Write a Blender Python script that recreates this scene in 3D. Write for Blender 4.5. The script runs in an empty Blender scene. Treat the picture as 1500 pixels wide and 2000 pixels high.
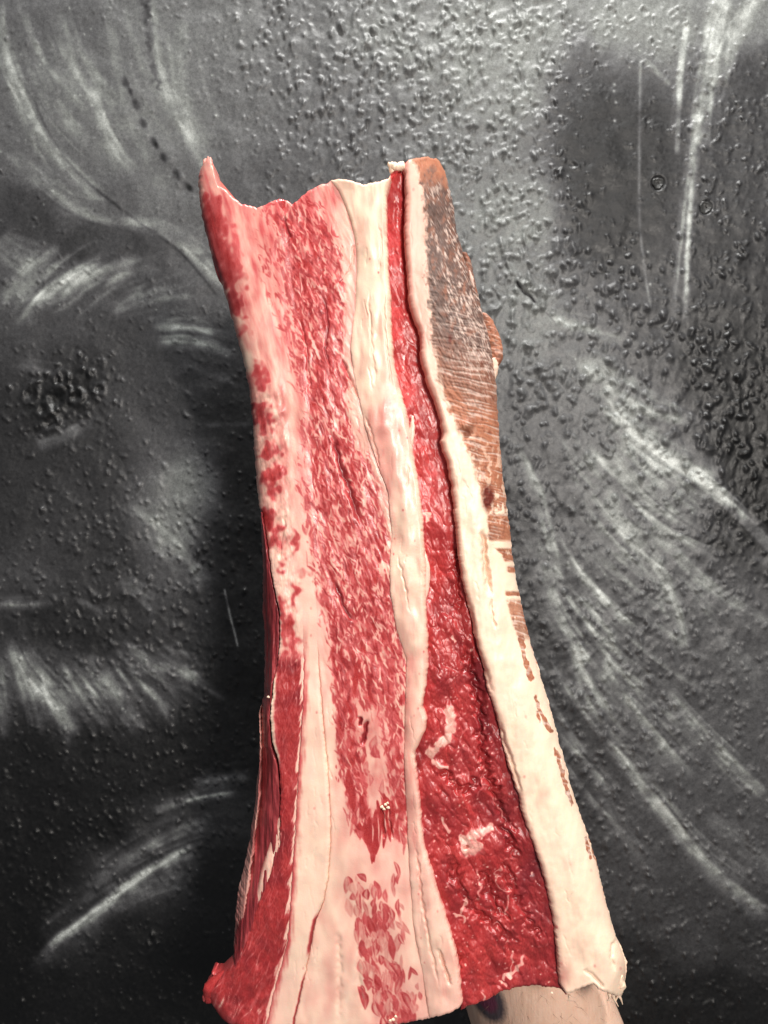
import bpy, math, random
import numpy as np

# ------------------------------------------------------------------ camera, light, exposure
scene = bpy.context.scene
COL = scene.collection
D = 0.392            # camera to the face of the meat (m)
S = 0.00025          # metres per reference unit on the face of the meat
WALL_Y = 0.185       # wall plane behind the face

cam_d = bpy.data.cameras.new('camera')
cam = bpy.data.objects.new('camera', cam_d); COL.objects.link(cam)
cam.location = (0, -D, 0); cam.rotation_euler = (math.radians(90), 0, 0)
cam_d.sensor_fit = 'VERTICAL'; cam_d.sensor_height = 24.0
cam_d.lens = 12.0 * D / 0.25
cam_d.clip_start = 0.01; cam_d.clip_end = 50
cam_d.dof.use_dof = True; cam_d.dof.focus_distance = D; cam_d.dof.aperture_fstop = 10.0
scene.camera = cam

world = bpy.data.worlds.new('World'); scene.world = world; world.use_nodes = True
bg = world.node_tree.nodes['Background']
bg.inputs[0].default_value = (0.92, 0.95, 1.0, 1); bg.inputs[1].default_value = 0.16

def area(name, loc, target, size, power, col):
    l = bpy.data.lights.new(name, 'AREA'); l.shape = 'DISK'; l.size = size; l.energy = power; l.color = col
    o = bpy.data.objects.new(name, l); COL.objects.link(o); o.location = loc
    v = [t - p for t, p in zip(target, loc)]
    from mathutils import Vector
    o.rotation_euler = Vector(v).to_track_quat('-Z', 'Y').to_euler()
    return o
area('ceiling_lamp', (0.16, -0.34, 1.38), (0, 0.1, -0.05), 0.14, 31.0, (1.0, 0.985, 0.955))
area('room_lamp', (0.36, -0.95, 0.22), (0.03, 0, -0.05), 0.20, 11.2, (1.0, 0.935, 0.86))

scene.view_settings.view_transform = 'Standard'; scene.view_settings.look = 'None'
scene.view_settings.exposure = 0.0; scene.view_settings.gamma = 1.0
scene.view_settings.use_curve_mapping = False

rng = np.random.default_rng(7)
random.seed(7)

# ------------------------------------------------------------------ noise tools
def _h(ix, iy, seed):
    n = (ix.astype(np.int64) * 374761393 + iy.astype(np.int64) * 668265263 + seed * 1442695041) & 0xFFFFFFFF
    n = ((n ^ (n >> 13)) * 1274126177) & 0xFFFFFFFF
    n = ((n ^ (n >> 16)) * 2246822519) & 0xFFFFFFFF
    n = n ^ (n >> 15)
    return (n & 0xFFFFFF) / float(0x1000000)
def perlin(x, y, seed=0):
    x0 = np.floor(x); y0 = np.floor(y); fx = x - x0; fy = y - y0
    def g(dx, dy):
        a = _h(x0 + dx, y0 + dy, seed) * 6.2831853
        return np.cos(a) * (fx - dx) + np.sin(a) * (fy - dy)
    sx = fx * fx * fx * (fx * (fx * 6 - 15) + 10); sy = fy * fy * fy * (fy * (fy * 6 - 15) + 10)
    a = g(0, 0); b = g(1, 0); c = g(0, 1); d = g(1, 1)
    u = a + sx * (b - a); v = c + sx * (d - c)
    return (u + sy * (v - u)) * 1.5
def fbm(x, y, oct=4, seed=0, gain=.5):
    s = 0; a = 1.0; f = 1.0
    for i in range(oct):
        s = s + a * perlin(x * f, y * f, seed + i * 17); a *= gain; f *= 2.03
    return s
def worley(x, y, seed=0):
    x0 = np.floor(x); y0 = np.floor(y)
    f1 = np.full(x.shape, 9.0); f2 = np.full(x.shape, 9.0); idv = np.zeros(x.shape)
    for dx in (-1, 0, 1):
        for dy in (-1, 0, 1):
            cx = x0 + dx; cy = y0 + dy
            jx = cx + _h(cx, cy, seed); jy = cy + _h(cx, cy, seed + 5)
            d = np.hypot(x - jx, y - jy)
            new = d < f1
            f2 = np.where(new, f1, np.minimum(f2, d))
            idv = np.where(new, _h(cx, cy, seed + 9), idv)
            f1 = np.where(new, d, f1)
    return f1, f2, idv
def sstep(a, b, x):
    t = np.clip((x - a) / (b - a), 0, 1); return t * t * (3 - 2 * t)
def spline(pts, n=10):
    p = np.array(pts, float)
    if len(p) < 3:
        t = np.linspace(0, 1, n)[:, None]; return p[0] * (1 - t) + p[-1] * t
    q = np.vstack([2 * p[0] - p[1], p, 2 * p[-1] - p[-2]]); out = []
    for i in range(1, len(q) - 2):
        t = np.linspace(0, 1, n, endpoint=False)[:, None]
        a, b, c, d = q[i - 1], q[i], q[i + 1], q[i + 2]
        out.append(.5 * ((2 * b) + (c - a) * t + (2 * a - 5 * b + 4 * c - d) * t * t + (3 * b - a - 3 * c + d) * t ** 3))
    out.append(p[-1:]); return np.vstack(out)
def stroke(px, py, pts, w0, w1=None, fade=(.15, .15), one=0, power=2, n=6, wob=0):
    """soft line along a curve; one=+1/-1: sharp on one side, wide on the other"""
    w1 = w0 if w1 is None else w1
    c = spline(pts, n); seg = np.hypot(*(c[1:] - c[:-1]).T); L = np.concatenate([[0], np.cumsum(seg)]) / seg.sum()
    m = 3.2 * max(w0, w1) * (1.9 if one else 1)
    out = np.zeros(px.shape)
    sel = np.nonzero((px > c[:, 0].min() - m) & (px < c[:, 0].max() + m) & (py > c[:, 1].min() - m) & (py < c[:, 1].max() + m))
    if len(sel[0]) == 0: return out
    X = px[sel]; Y = py[sel]
    if wob:
        X = X + wob * perlin(px[sel] / 14, py[sel] / 14, 71); Y = Y + wob * perlin(px[sel] / 14, py[sel] / 14, 72)
    best = np.full(X.shape, 1e9); T = np.zeros(X.shape); sg = np.ones(X.shape)
    for i in range(len(c) - 1):
        a = c[i]; d = c[i + 1] - a; l2 = d @ d
        if l2 < 1e-9: continue
        t = np.clip(((X - a[0]) * d[0] + (Y - a[1]) * d[1]) / l2, 0, 1)
        ex = X - a[0] - t * d[0]; ey = Y - a[1] - t * d[1]; r = ex * ex + ey * ey
        k = r < best
        best[k] = r[k]; T[k] = (L[i] + t * (L[i + 1] - L[i]))[k]; sg[k] = np.sign(d[0] * ey - d[1] * ex)[k]
    w = w0 + (w1 - w0) * T
    if one: w = np.where(sg * one > 0, w * 1.9, w * .45)
    v = np.exp(-(np.sqrt(best) / w) ** power)
    if fade[0]: v = v * sstep(0, fade[0], T)
    if fade[1]: v = v * sstep(0, fade[1], 1 - T)
    out[sel] = v
    return out
def blob(px, py, x, y, rx, ry=None, rot=0, p=2):
    ry = rx if ry is None else ry
    c, s = math.cos(rot), math.sin(rot); dx = px - x; dy = py - y
    return np.exp(-((((dx * c + dy * s) / rx) ** 2 + ((-dx * s + dy * c) / ry) ** 2) ** (p / 2)))
def stamp(grid, X, Y, x, y, rx, ry, rot, fn):
    """add fn(r, a, b) to a rectangular grid around one spot"""
    m = 2.6 * max(rx, ry)
    i0, i1 = np.searchsorted(X, [x - m, x + m]); j0, j1 = np.searchsorted(Y, [y - m, y + m])
    if i1 <= i0 or j1 <= j0: return
    dx = X[None, i0:i1] - x; dy = Y[j0:j1, None] - y
    c, s = math.cos(rot), math.sin(rot)
    a = (dx * c + dy * s) / rx; b = (-dx * s + dy * c) / ry
    grid[j0:j1, i0:i1] += fn(np.sqrt(a * a + b * b), a, b)

def to_world(px, py, ymm, base=None):
    """reference units measured on the picture -> metres, at depth ymm behind the meat face"""
    k = 1 + (ymm if base is None else base) * .001 / D
    return (px - 750) * S * k, ymm * .001, (1000 - py) * S * k

# ------------------------------------------------------------------ object helpers
def mesh_obj(name, v, f, mat, parent=None, smooth=True, attrs=None):
    me = bpy.data.meshes.new(name)
    v = np.asarray(v, np.float32)
    if isinstance(f, np.ndarray):
        n = len(f); k = f.shape[1]
        me.vertices.add(len(v)); me.vertices.foreach_set('co', v.ravel())
        me.loops.add(n * k); me.loops.foreach_set('vertex_index', f.astype(np.int32).ravel())
        me.polygons.add(n); me.polygons.foreach_set('loop_start', np.arange(0, n * k, k, dtype=np.int32))
        me.update(calc_edges=True); me.validate()
    else:
        me.from_pydata(v.tolist(), [], f)
    if smooth: me.polygons.foreach_set('use_smooth', np.ones(len(me.polygons), bool))
    for k, a in (attrs or {}).items():
        at = me.attributes.new(k, 'FLOAT_COLOR', 'POINT')
        at.data.foreach_set('color', np.asarray(a, np.float32).ravel())
    me.materials.append(mat)
    o = bpy.data.objects.new(name, me); COL.objects.link(o); o.parent = parent
    return o

class NT:
    def __init__(s, name):
        s.m = bpy.data.materials.new(name); s.m.use_nodes = True; s.t = s.m.node_tree; s.n = s.t.nodes
        s.b = s.n['Principled BSDF']
    def node(s, kind, **kw):
        o = s.n.new(kind)
        for k, v in kw.items(): setattr(o, k, v)
        return o
    def link(s, a, b): s.t.links.new(a, b)
    def val(s, sock, x):
        if hasattr(x, 'is_output'): s.link(x, sock)
        else: sock.default_value = x if not isinstance(x, tuple) or len(x) != 3 else (*x, 1)
    def mix(s, fac, a, b, blend='MIX'):
        o = s.node('ShaderNodeMix', data_type='RGBA', blend_type=blend)
        s.val(o.inputs[0], fac); s.val(o.inputs[6], a); s.val(o.inputs[7], b); return o.outputs[2]
    def math(s, op, a, b=0.0, c=None):
        o = s.node('ShaderNodeMath', operation=op); s.val(o.inputs[0], a); s.val(o.inputs[1], b)
        if c is not None: s.val(o.inputs[2], c)
        return o.outputs[0]
    def maprange(s, x, a, b, c=0.0, d=1.0):
        o = s.node('ShaderNodeMapRange'); s.val(o.inputs[0], x)
        for i, q in enumerate((a, b, c, d)): s.val(o.inputs[i + 1], q)
        return o.outputs[0]
    def attr(s, name):
        o = s.node('ShaderNodeAttribute', attribute_name=name); p = s.node('ShaderNodeSeparateColor')
        s.link(o.outputs['Color'], p.inputs[0]); return p.outputs[0], p.outputs[1], p.outputs[2], o.outputs['Alpha']
    def noise(s, scale, detail=3, stretch=(1, 1, 1), rough=.55):
        tc = s.node('ShaderNodeTexCoord'); mp = s.node('ShaderNodeMapping'); s.link(tc.outputs['Object'], mp.inputs[0])
        mp.inputs['Scale'].default_value = stretch
        o = s.node('ShaderNodeTexNoise'); s.link(mp.outputs[0], o.inputs['Vector'])
        o.inputs['Scale'].default_value = scale; o.inputs['Detail'].default_value = detail; o.inputs['Roughness'].default_value = rough
        return o.outputs['Fac']
    def bump(s, h, strength, dist, prev=None):
        o = s.node('ShaderNodeBump'); s.link(h, o.inputs['Height']); o.inputs['Strength'].default_value = strength
        o.inputs['Distance'].default_value = dist
        if prev is not None: s.link(prev, o.inputs['Normal'])
        return o.outputs[0]

# ------------------------------------------------------------------ wall
def wall_material():
    t = NT('sprayed_wall_paint')
    g, tint, gloss, _ = t.attr('paint')
    fine = t.noise(1150, 3); mid = t.noise(420, 4)
    v = t.math('MULTIPLY', g, t.maprange(fine, .25, .75, .62, 1.38))
    v = t.math('MULTIPLY', v, t.maprange(mid, .3, .7, .88, 1.12))
    c = t.node('ShaderNodeCombineColor')
    # pale spray is a faintly green grey, the dark coat a faintly violet black
    t.link(t.math('MULTIPLY', v, t.maprange(tint, 0, 1, 1.00, .985)), c.inputs[0])
    t.link(t.math('MULTIPLY', v, t.maprange(tint, 0, 1, .99, 1.03)), c.inputs[1])
    t.link(t.math('MULTIPLY', v, t.maprange(tint, 0, 1, 1.04, .985)), c.inputs[2])
    t.link(c.outputs[0], t.b.inputs['Base Color'])
    t.link(t.maprange(mid, .3, .7, .36, .52), t.b.inputs['Roughness'])
    t.b.inputs['Specular IOR Level'].default_value = .38
    n = t.bump(t.noise(1500, 3), .28, .0004)
    t.link(t.bump(t.noise(330, 3), .16, .0012, n), t.b.inputs['Normal'])
    return t.m

def lin(srgb): return ((srgb / 255.0) ** 2.2)

def build_wall():
    # fine rows where the picture looks, wider rows beyond
    def axis(a, b, step, far):
        inner = np.arange(a, b + .1, step); k = []; d = step; p = b
        while p < b + far: d = min(d * 1.12, 60); p += d; k.append(p)
        hi = np.array(k); return np.concatenate([(a - (hi - b))[::-1], inner, hi])
    X = axis(-40, 1540, 2.2, 2600); Y = axis(-40, 2040, 2.2, 2200)
    PX, PY = np.meshgrid(X, Y)
    # --- mural tone, some light falloff and shade put in: anchor spots blended smoothly
    A = np.array([(760,40,128),(1000,60,140),(1250,50,150),(1470,20,135),(1000,200,138),(900,330,124),(1010,420,134),(1040,620,126),(1130,210,66),(1180,320,62),(1160,470,66),
        (1300,330,70),(1290,500,66),(1460,180,64),(1450,350,64),(1420,520,54),(1400,700,44),(1470,880,24),(1480,760,34),(1480,1000,26),(1130,560,92),(1250,650,74),(1140,720,104),(1100,900,92),
        (1230,850,104),(1330,930,96),(1200,1050,90),(1050,1000,70),(1080,1300,62),(1300,1150,92),(1430,1150,84),(1300,1330,80),(1450,1400,84),(1160,1520,62),(1300,1500,84),(1450,1650,78),
        (1250,1700,72),(1350,1800,66),(1480,1850,56),(1250,1900,40),(1400,1960,26),(1300,1990,26),(1490,1990,28),
        (560,60,112),(650,200,104),(600,330,96),(470,40,122),(470,220,112),(520,380,88),(300,60,120),(330,230,122),(200,150,112),(120,60,102),(100,250,110),(200,320,112),(300,400,118),(400,430,110),(60,330,100),(150,400,104),
        (60,430,60),(160,470,56),(260,465,66),(370,500,96),(420,580,92),(40,540,84),(180,540,86),(300,520,72),(100,620,76),(220,630,66),(350,600,84),(400,700,62),(440,800,46),(120,760,52),(60,840,52),
        (300,760,70),(300,870,72),(370,950,112),(340,1010,108),(470,930,36),(470,1060,38),(200,900,56),(130,1000,62),(40,980,54),(200,1080,58),(60,1130,72),(300,1120,82),(380,1180,66),(450,1200,40),(480,1350,32),(250,1200,52),
        (80,1215,46),(180,1240,44),(60,1330,80),(150,1350,80),(250,1350,72),(330,1330,62),(400,1400,38),(60,1480,34),(200,1470,36),(340,1490,34),(470,1500,36),(100,1600,32),(220,1600,32),(330,1620,62),(430,1580,60),(240,1700,66),
        (340,1720,50),(440,1720,34),(150,1800,56),(60,1720,30),(40,1850,26),(250,1850,36),(350,1850,34),(420,1900,26),(120,1950,32),(250,1960,28),(30,1980,24),(380,1985,24),(700,600,110),(750,1000,80),(750,1500,55),(750,1900,32)], float)
    num = np.zeros(PX.shape); den = np.full(PX.shape, 1e-12)
    wx = PX + 26 * fbm(PX / 150, PY / 150, 3, 3); wy = PY + 26 * fbm(PX / 150 + 40, PY / 150, 3, 4)
    for x, y, g in A:
        d2 = (wx - x) ** 2 + (wy - y) ** 2
        w = 1 / (d2 + 900) ** 2; num += w * g; den += w
    tone = num / den
    tone = np.clip(np.where(tone > 90, tone * .94 + 5, tone * 1.04), 14, 240)
    st = lambda pts, w0, w1=None, **k: stroke(PX, PY, pts, w0, w1, **k)
    cloud = .72 + .5 * fbm(PX / 40, PY / 40, 3, 31)
    def light(pts, amt, w0, w1=None, **k):
        nonlocal tone
        soft = .8 * st(pts, w0, w1, **k)
        if amt > 15 and w0 > 6.5:      # feathered airbrush: finer strokes run beside the main one
            p = np.array(pts, float); d = p[-1] - p[0]; nrm = np.array([-d[1], d[0]]) / np.hypot(*d)
            for _ in range(5):
                o = rng.normal(0, 1.15) * w0 * 1.5; sh = rng.uniform(-.12, .12) * d
                fan = np.linspace(.7, rng.uniform(.8, 1.7), len(p))[:, None]
                soft = soft + rng.uniform(.18, .5) * st((p + nrm * o * fan + sh + rng.normal(0, 2, p.shape)).tolist(), rng.uniform(2.6, 5.5), rng.uniform(2.2, 6), fade=(.35, .35), one=rng.choice([-1, 0, 1]))
        tone = tone + amt * (1.5 if amt > 0 else 1.2) * cloud * soft
    # sharp-edged mask patches of darker spray
    patch = blob(PX + 10 * fbm(PX / 60, PY / 60, 2, 8), PY, 1205, 320, 122, 235, .12, 7)
    tone = tone * (1 - .34 * patch)
    # arcs, upper left
    light([(5,-20),(12,80),(35,160),(80,250),(140,320),(220,390)], 46, 9, 14, one=1)
    light([(0,285),(60,350),(130,405),(200,432),(300,440)], 30, 9, 12, one=-1)
    light([(175,150),(195,230),(225,290),(270,345)], 40, 8, 12)
    light([(300,-20),(308,100),(325,180),(352,235),(395,315),(440,400)], 44, 7, 10)
    light([(215,-20),(222,100),(245,200),(290,320),(350,400)], 16, 12, 16)
    light([(360,20),(350,120),(370,220),(420,300)], 20, 12, 18)
    light([(110,0),(130,120),(170,230),(240,340)], 14, 10, 14)
    light([(230,432),(310,446),(370,485),(425,545),(450,590)], 40, 12, 10)
    light([(60,170),(85,240),(130,312),(190,372),(280,440),(360,500),(430,585)], -46, 3.2, fade=(.1, .05))
    light([(285,-20),(292,80),(303,150),(316,188)], -62, 8, 5, fade=(0, .1), wob=8)
    for x, y, r in ((246,162,9),(256,180,6),(266,204,9),(280,241,8),(301,276,8),(306,286,6),(320,308,8),(345,340,8),(366,363,7),(372,368,6)):
        tone = tone - 62 * blob(PX, PY, x, y, r * .8, r * 1.25, -.5, 3)
    # fan of strokes, left
    light([(-10,470),(30,500),(70,520)], 40, 26)
    for p, a, w in (([(-5,605),(30,560),(80,508),(125,478)], 52, 10), ([(20,605),(60,550),(110,515),(150,495)], 34, 8), ([(60,600),(130,545),(205,508)], 52, 10),
                    ([(110,585),(190,535),(280,500)], 50, 11), ([(20,640),(70,600),(140,565)], 22, 14), ([(200,560),(260,530),(320,520)], 20, 10),
                    ([(215,608),(290,588),(390,575)], 40, 9), ([(290,641),(360,637),(425,655)], 62, 8), ([(300,668),(400,672),(470,698)], 58, 7),
                    ([(330,700),(410,730),(480,760)], 18, 8), ([(380,478),(422,530),(450,570)], 26, 8), ([(390,830),(460,828),(500,830)], 34, 6),
                    ([(60,870),(130,850),(190,820)], 34, 12), ([(30,715),(80,720),(150,740)], 22, 9), ([(240,980),(320,1035),(370,1100),(398,1165)], 34, 11),
                    ([(230,1125),(285,1175),(302,1205)], 40, 9), ([(-5,1178),(60,1182),(120,1174)], 44, 8), ([(140,1160),(190,1190),(220,1210)], 20, 8),
                    ([(300,1040),(350,1090),(420,1140)], 26, 10)):
        light(p, a, w, w * .8)
    tone = tone + 34 * blob(PX, PY, 358, 940, 62, 95, -.5) + 20 * blob(PX, PY, 345, 1040, 70, 50, .4)
    tone = tone - 24 * blob(PX, PY, 130, 765, 85, 38, -.5) * (1 + .8 * fbm(PX / 16, PY / 16, 3, 12))
    for p, a, w, w1 in (([(20,1240),(60,1310),(110,1375),(160,1435)], 78, 9, 15), ([(-5,1280),(6,1400),(10,1450)], 42, 12, 9), ([(40,1290),(72,1380),(85,1440)], 36, 9, 8),
                    ([(115,1290),(165,1365),(215,1430)], 48, 9, 9), ([(165,1270),(220,1345),(285,1435)], 52, 10, 10), ([(235,1250),(300,1298),(400,1335)], 60, 9, 11),
                    ([(255,1320),(310,1365),(345,1420)], 40, 9, 9), ([(85,1310),(120,1400),(140,1470)], 22, 8, 8), ([(200,1340),(240,1400),(260,1440)], 24, 8, 8),
                    ([(55,1900),(105,1838),(170,1790),(235,1738),(310,1690),(390,1645)], 66, 10, 22), ([(150,1745),(240,1680),(330,1630),(430,1600)], 48, 10, 14),
                    ([(290,1585),(380,1558),(480,1545)], 44, 10, 9), ([(370,1532),(430,1522),(500,1512)], 36, 10, 10), ([(220,1770),(300,1730),(380,1700)], 22, 16, 20)):
        light(p, a, w, w1, one=(1 if w1 > 14 else 0))
    # right side
    light([(1405,-20),(1392,80),(1376,200),(1370,300)], 62, 20, 15, fade=(0, .1), power=4)
    light([(1425,-20),(1405,100),(1385,220)], 30, 6, 5, fade=(0, .2))
    light([(1366,180),(1356,300),(1346,450),(1340,560),(1336,665)], 82, 8, 5, fade=(.1, .2), wob=3)
    light([(1490,-20),(1440,60),(1405,150),(1380,240)], 60, 13, 8, fade=(0, .3))
    light([(1343,40),(1331,120),(1325,220),(1322,305)], 74, 6.5, 5, fade=(.1, .06), power=4)
    light([(1251,110),(1249,260),(1250,440),(1264,560),(1278,650)], 58, 3.6, 2.4, fade=(.05, .15))
    light([(1252,112),(1280,138),(1312,168)], 60, 6, 5, fade=(.3, .1), power=3)
    for p, a, w, w1, o in (([(1060,615),(1140,640),(1260,672)], 40, 10, 12, 0), ([(1120,705),(1200,770),(1270,812),(1360,832)], 52, 16, 9, -1), ([(1165,752),(1240,840),(1340,905),(1440,938)], 40, 12, 9, -1),
                    ([(1240,848),(1330,920),(1425,965)], 44, 9, 8, 0), ([(1290,890),(1400,975),(1520,1092)], 72, 10, 11, -1), ([(1180,790),(1245,880),(1300,980),(1330,1050)], 26, 12, 10, 0),
                    ([(1005,860),(1050,940),(1082,1060),(1100,1195)], 46, 9, 15, 1), ([(1180,960),(1260,1065),(1310,1150),(1352,1300)], 48, 12, 14, 1), ([(1245,1000),(1345,1105),(1430,1175),(1520,1225)], 44, 11, 10, 0),
                    ([(1040,1010),(1075,1150),(1130,1290),(1180,1370),(1240,1440)], 30, 9, 12, 1), ([(1170,1270),(1215,1350),(1290,1440),(1365,1525)], 60, 8, 11, 1), ([(1110,1270),(1150,1330),(1200,1400)], 30, 12, 12, 0),
                    ([(1185,1435),(1240,1510),(1310,1592),(1380,1680),(1455,1745),(1540,1800)], 74, 8, 13, 1), ([(1290,1330),(1390,1440),(1520,1570)], 54, 11, 12, 1), ([(1330,1120),(1420,1260),(1500,1360)], 22, 16, 20, 0),
                    ([(1130,850),(1190,960),(1230,1060)], 24, 12, 12, 0), ([(1400,1000),(1450,1060),(1520,1120)], 24, 12, 10, 0), ([(1380,1580),(1440,1640),(1520,1700)], 26, 14, 14, 0),
                    ([(1150,1480),(1200,1600),(1290,1720)], 22, 14, 18, 0), ([(1100,1200),(1130,1290),(1150,1350)], 20, 9, 9, 0), ([(1090,690),(1180,730),(1260,750)], 24, 14, 10, 0)):
        light(p, a, w, w1, one=o)
    for i in range(90):
        t = rng.random(); x0, y0 = 1010 + 190 * t + rng.normal(0, 30), 900 - 230 * t + rng.uniform(0, 620) * (1 - .4 * t); L = rng.uniform(140, 380); a = math.radians(rng.normal(64 - 26 * t - .012 * (y0 - 700), 4))
        dx, dy = L * math.cos(a), L * math.sin(a)
        light([(x0, y0), (x0 + dx * .45, y0 + dy * .55), (x0 + dx, y0 + dy)], rng.uniform(18, 52), rng.uniform(2.6, 5.5), rng.uniform(3.5, 8), fade=(.4, .4), one=rng.choice([-1, 1, 1]))
    for i in range(30):
        x0, y0 = rng.uniform(0, 330), rng.uniform(1240, 1300); a = math.radians(75 - .13 * x0 + rng.normal(0, 5)); L = rng.uniform(90, 190)
        light([(x0, y0), (x0 + .5 * L * math.cos(a), y0 + .52 * L * math.sin(a)), (x0 + L * math.cos(a) * 1.05, y0 + L * math.sin(a))], rng.uniform(14, 36), 3.2, 5.5, fade=(.4, .4))
    for i in range(26):
        x0, y0 = rng.uniform(-10, 260), rng.uniform(560, 640); a = math.radians(-55 + .12 * x0 + rng.normal(0, 5)); L = rng.uniform(70, 160)
        light([(x0, y0), (x0 + .5 * L * math.cos(a), y0 + .55 * L * math.sin(a)), (x0 + L * math.cos(a) * 1.1, y0 + L * math.sin(a))], rng.uniform(12, 30), 3.5, 5.5, fade=(.4, .4))
    for i in range(12):
        x0, y0 = rng.uniform(60, 330), 0; y0 = 1890 - .85 * x0 + rng.uniform(-20, 60); a = math.radians(-38 + .05 * x0 + rng.normal(0, 5)); L = rng.uniform(90, 200)
        light([(x0, y0), (x0 + .5 * L * math.cos(a), y0 + .55 * L * math.sin(a)), (x0 + L * math.cos(a), y0 + L * math.sin(a))], rng.uniform(10, 26), 4, 7, fade=(.4, .4))
    for i in range(26):
        x0, y0 = rng.uniform(-20, 330), rng.uniform(-60, 60); k = rng.uniform(.8, 1.1)
        light([(x0, y0), (x0 + 20, y0 + 110 * k), (x0 + 70, y0 + 220 * k), (x0 + 150, y0 + 310 * k)], rng.uniform(8, 24), 4, 8, fade=(.4, .4), one=rng.choice([-1, 1]))
    # scratches, drips and the crack
    for x, y in ((1200,165),(1199,178),(1203,200),(1201,235),(1265,492),(1270,555)): tone = tone + 130 * blob(PX, PY, x, y, 2.6)
    for p, a, w in (([(438,1148),(448,1195),(458,1235),(465,1265)], 100, 2.0), ([(1008,550),(1022,570),(1034,578),(1046,592)], -120, 1.9), ([(1066,610),(1080,626),(1086,637)], -60, 1.4),
                    ([(1140,533),(1165,534),(1192,531)], -60, 2.2), ([(1255,380),(1258,400)], 40, 2.0)):
        light(p, a, w, fade=(.05, .05), n=3)
    tone = tone + 5 * fbm(PX / 9, PY / 9, 2, 51) * (.6 + tone / 110)
    sp = rng.uniform((-40, -40), (1540, 2040), (420, 2))
    for x, y in sp:
        r = rng.uniform(1.2, 2.3); stamp(tone, X, Y, x, y, r, r, 0, lambda q, a, b, k=rng.uniform(20, 95): k * np.exp(-q * q))
    tone = np.clip(tone, 9, 235)
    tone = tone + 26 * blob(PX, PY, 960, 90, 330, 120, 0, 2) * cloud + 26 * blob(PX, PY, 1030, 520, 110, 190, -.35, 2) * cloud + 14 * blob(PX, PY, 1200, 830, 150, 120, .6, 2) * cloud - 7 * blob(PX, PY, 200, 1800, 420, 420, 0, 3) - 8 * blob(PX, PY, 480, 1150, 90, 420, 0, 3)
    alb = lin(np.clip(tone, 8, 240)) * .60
    # --- relief (mm)
    rough = (1.0 * blob(PX, PY, 800, 120, 330, 260, 0, 4) + 1.0 * blob(PX, PY, 1040, 560, 210, 260, -.5, 4) + .55 * blob(PX, PY, 1330, 760, 150, 260, -.7, 4) + .5 * blob(PX, PY, 1450, 350, 130, 330, 0, 4)
             + .8 * blob(PX, PY, 130, 780, 110, 90, -.5, 4) + .5 * blob(PX, PY, 1200, 1100, 330, 400, 0, 4) + .35 * blob(PX, PY, 1300, 1700, 300, 400, 0, 4) + .45 * blob(PX, PY, 250, 1100, 260, 220, 0, 4) + .3 * blob(PX, PY, 200, 1700, 400, 500, 0, 4)
             - .5 * blob(PX, PY, 1180, 330, 90, 220, 0, 4) - .3 * blob(PX, PY, 250, 280, 240, 220, 0, 4))
    rough = np.clip(.28 + rough, .1, 1.15)
    h = .9 * fbm(PX / 70, PY / 70, 2, 21) + rough * (.30 * fbm(PX / 26 + .2 * PY / 34, PY / 32, 2, 22, .6) + .45 * np.maximum(0, perlin(PX / 11 + .3 * PY / 30, PY / 17, 25)) ** 1.3)
    h = h + .12 * fbm((PX + .45 * PY) / 12, (PY - .45 * PX) / 60, 2, 23)
    jj = lambda y, x: rough[min(len(Y) - 1, np.searchsorted(Y, y)), min(len(X) - 1, np.searchsorted(X, x))]
    n = 0
    while n < 10500:
        x, y = rng.uniform(-60, 1560), rng.uniform(-60, 2060)
        k = jj(y, x)
        if rng.random() > .25 + .85 * k: n += .2; continue
        n += 1
        left = x < 560 and y > 300
        r = rng.choice([rng.uniform(2.2, 3.8), rng.uniform(2.8, 5.0)]) * (.72 + .4 * k); e = rng.uniform(.9, 1.9); rot = rng.normal(-.45 if left else .35, .35)
        amp = rng.uniform(.2, 1.35) * (.36 + .85 * k)
        if 880 < x < 1500 and 420 < y < 950 and rng.random() < .3: r *= 1.2; amp *= 1.3
        stamp(h, X, Y, x, y, r, r * e, rot, lambda q, a, b, A=amp: A * np.exp(-q ** 2.2) * (1 - .5 * b + .25 * a))
    for i in range(330):       # burst blisters: a rim round a pit
        x, y = rng.uniform(680, 1400), abs(rng.normal(0, 230)) - 10
        if i % 4 == 0: x, y = rng.uniform(900, 1120), rng.uniform(250, 640)
        if 1095 < x < 1345 and 130 < y < 620 and rng.random() < .85: continue
        r = rng.uniform(4.0, 8.5)
        stamp(h, X, Y, x, y, r, r * rng.uniform(1, 1.7), rng.normal(.2, .5), lambda q, a, b, A=rng.uniform(.4, 1.1), ph=rng.uniform(0, 6.3): A * (np.exp(-((q - 1.0) / .32) ** 2) * (.45 + .55 * np.cos(np.arctan2(b, a) - ph)) - .75 * np.exp(-(q / .6) ** 2)))
    for x, y, r in ((60,770,15),(120,740,13),(110,780,18),(85,800,12),(150,775,11),(100,825,13),(195,760,9)):
        stamp(h, X, Y, x, y, r, r * 1.2, .4, lambda q, a, b: 1.3 * (np.exp(-((q - 1.) / .4) ** 2) - .9 * np.exp(-(q / .7) ** 2)))
    for p in ([(1008,550),(1022,570),(1034,578),(1046,592)],): h = h - 1.6 * st(p, 2.2, fade=(.05, .05), n=3)
    # pull the bumps out of round
    ix = np.interp(PX + 1.6 * perlin(PX / 9, PY / 9, 201) + 2.5 * perlin(PX / 24, PY / 24, 203), X, np.arange(len(X))); iy = np.interp(PY + 1.6 * perlin(PX / 9, PY / 9, 202) + 2.5 * perlin(PX / 24, PY / 24, 204), Y, np.arange(len(Y)))
    i0 = np.clip(ix.astype(int), 0, len(X) - 2); j0 = np.clip(iy.astype(int), 0, len(Y) - 2); fx = np.clip(ix - i0, 0, 1); fy = np.clip(iy - j0, 0, 1)
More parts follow.
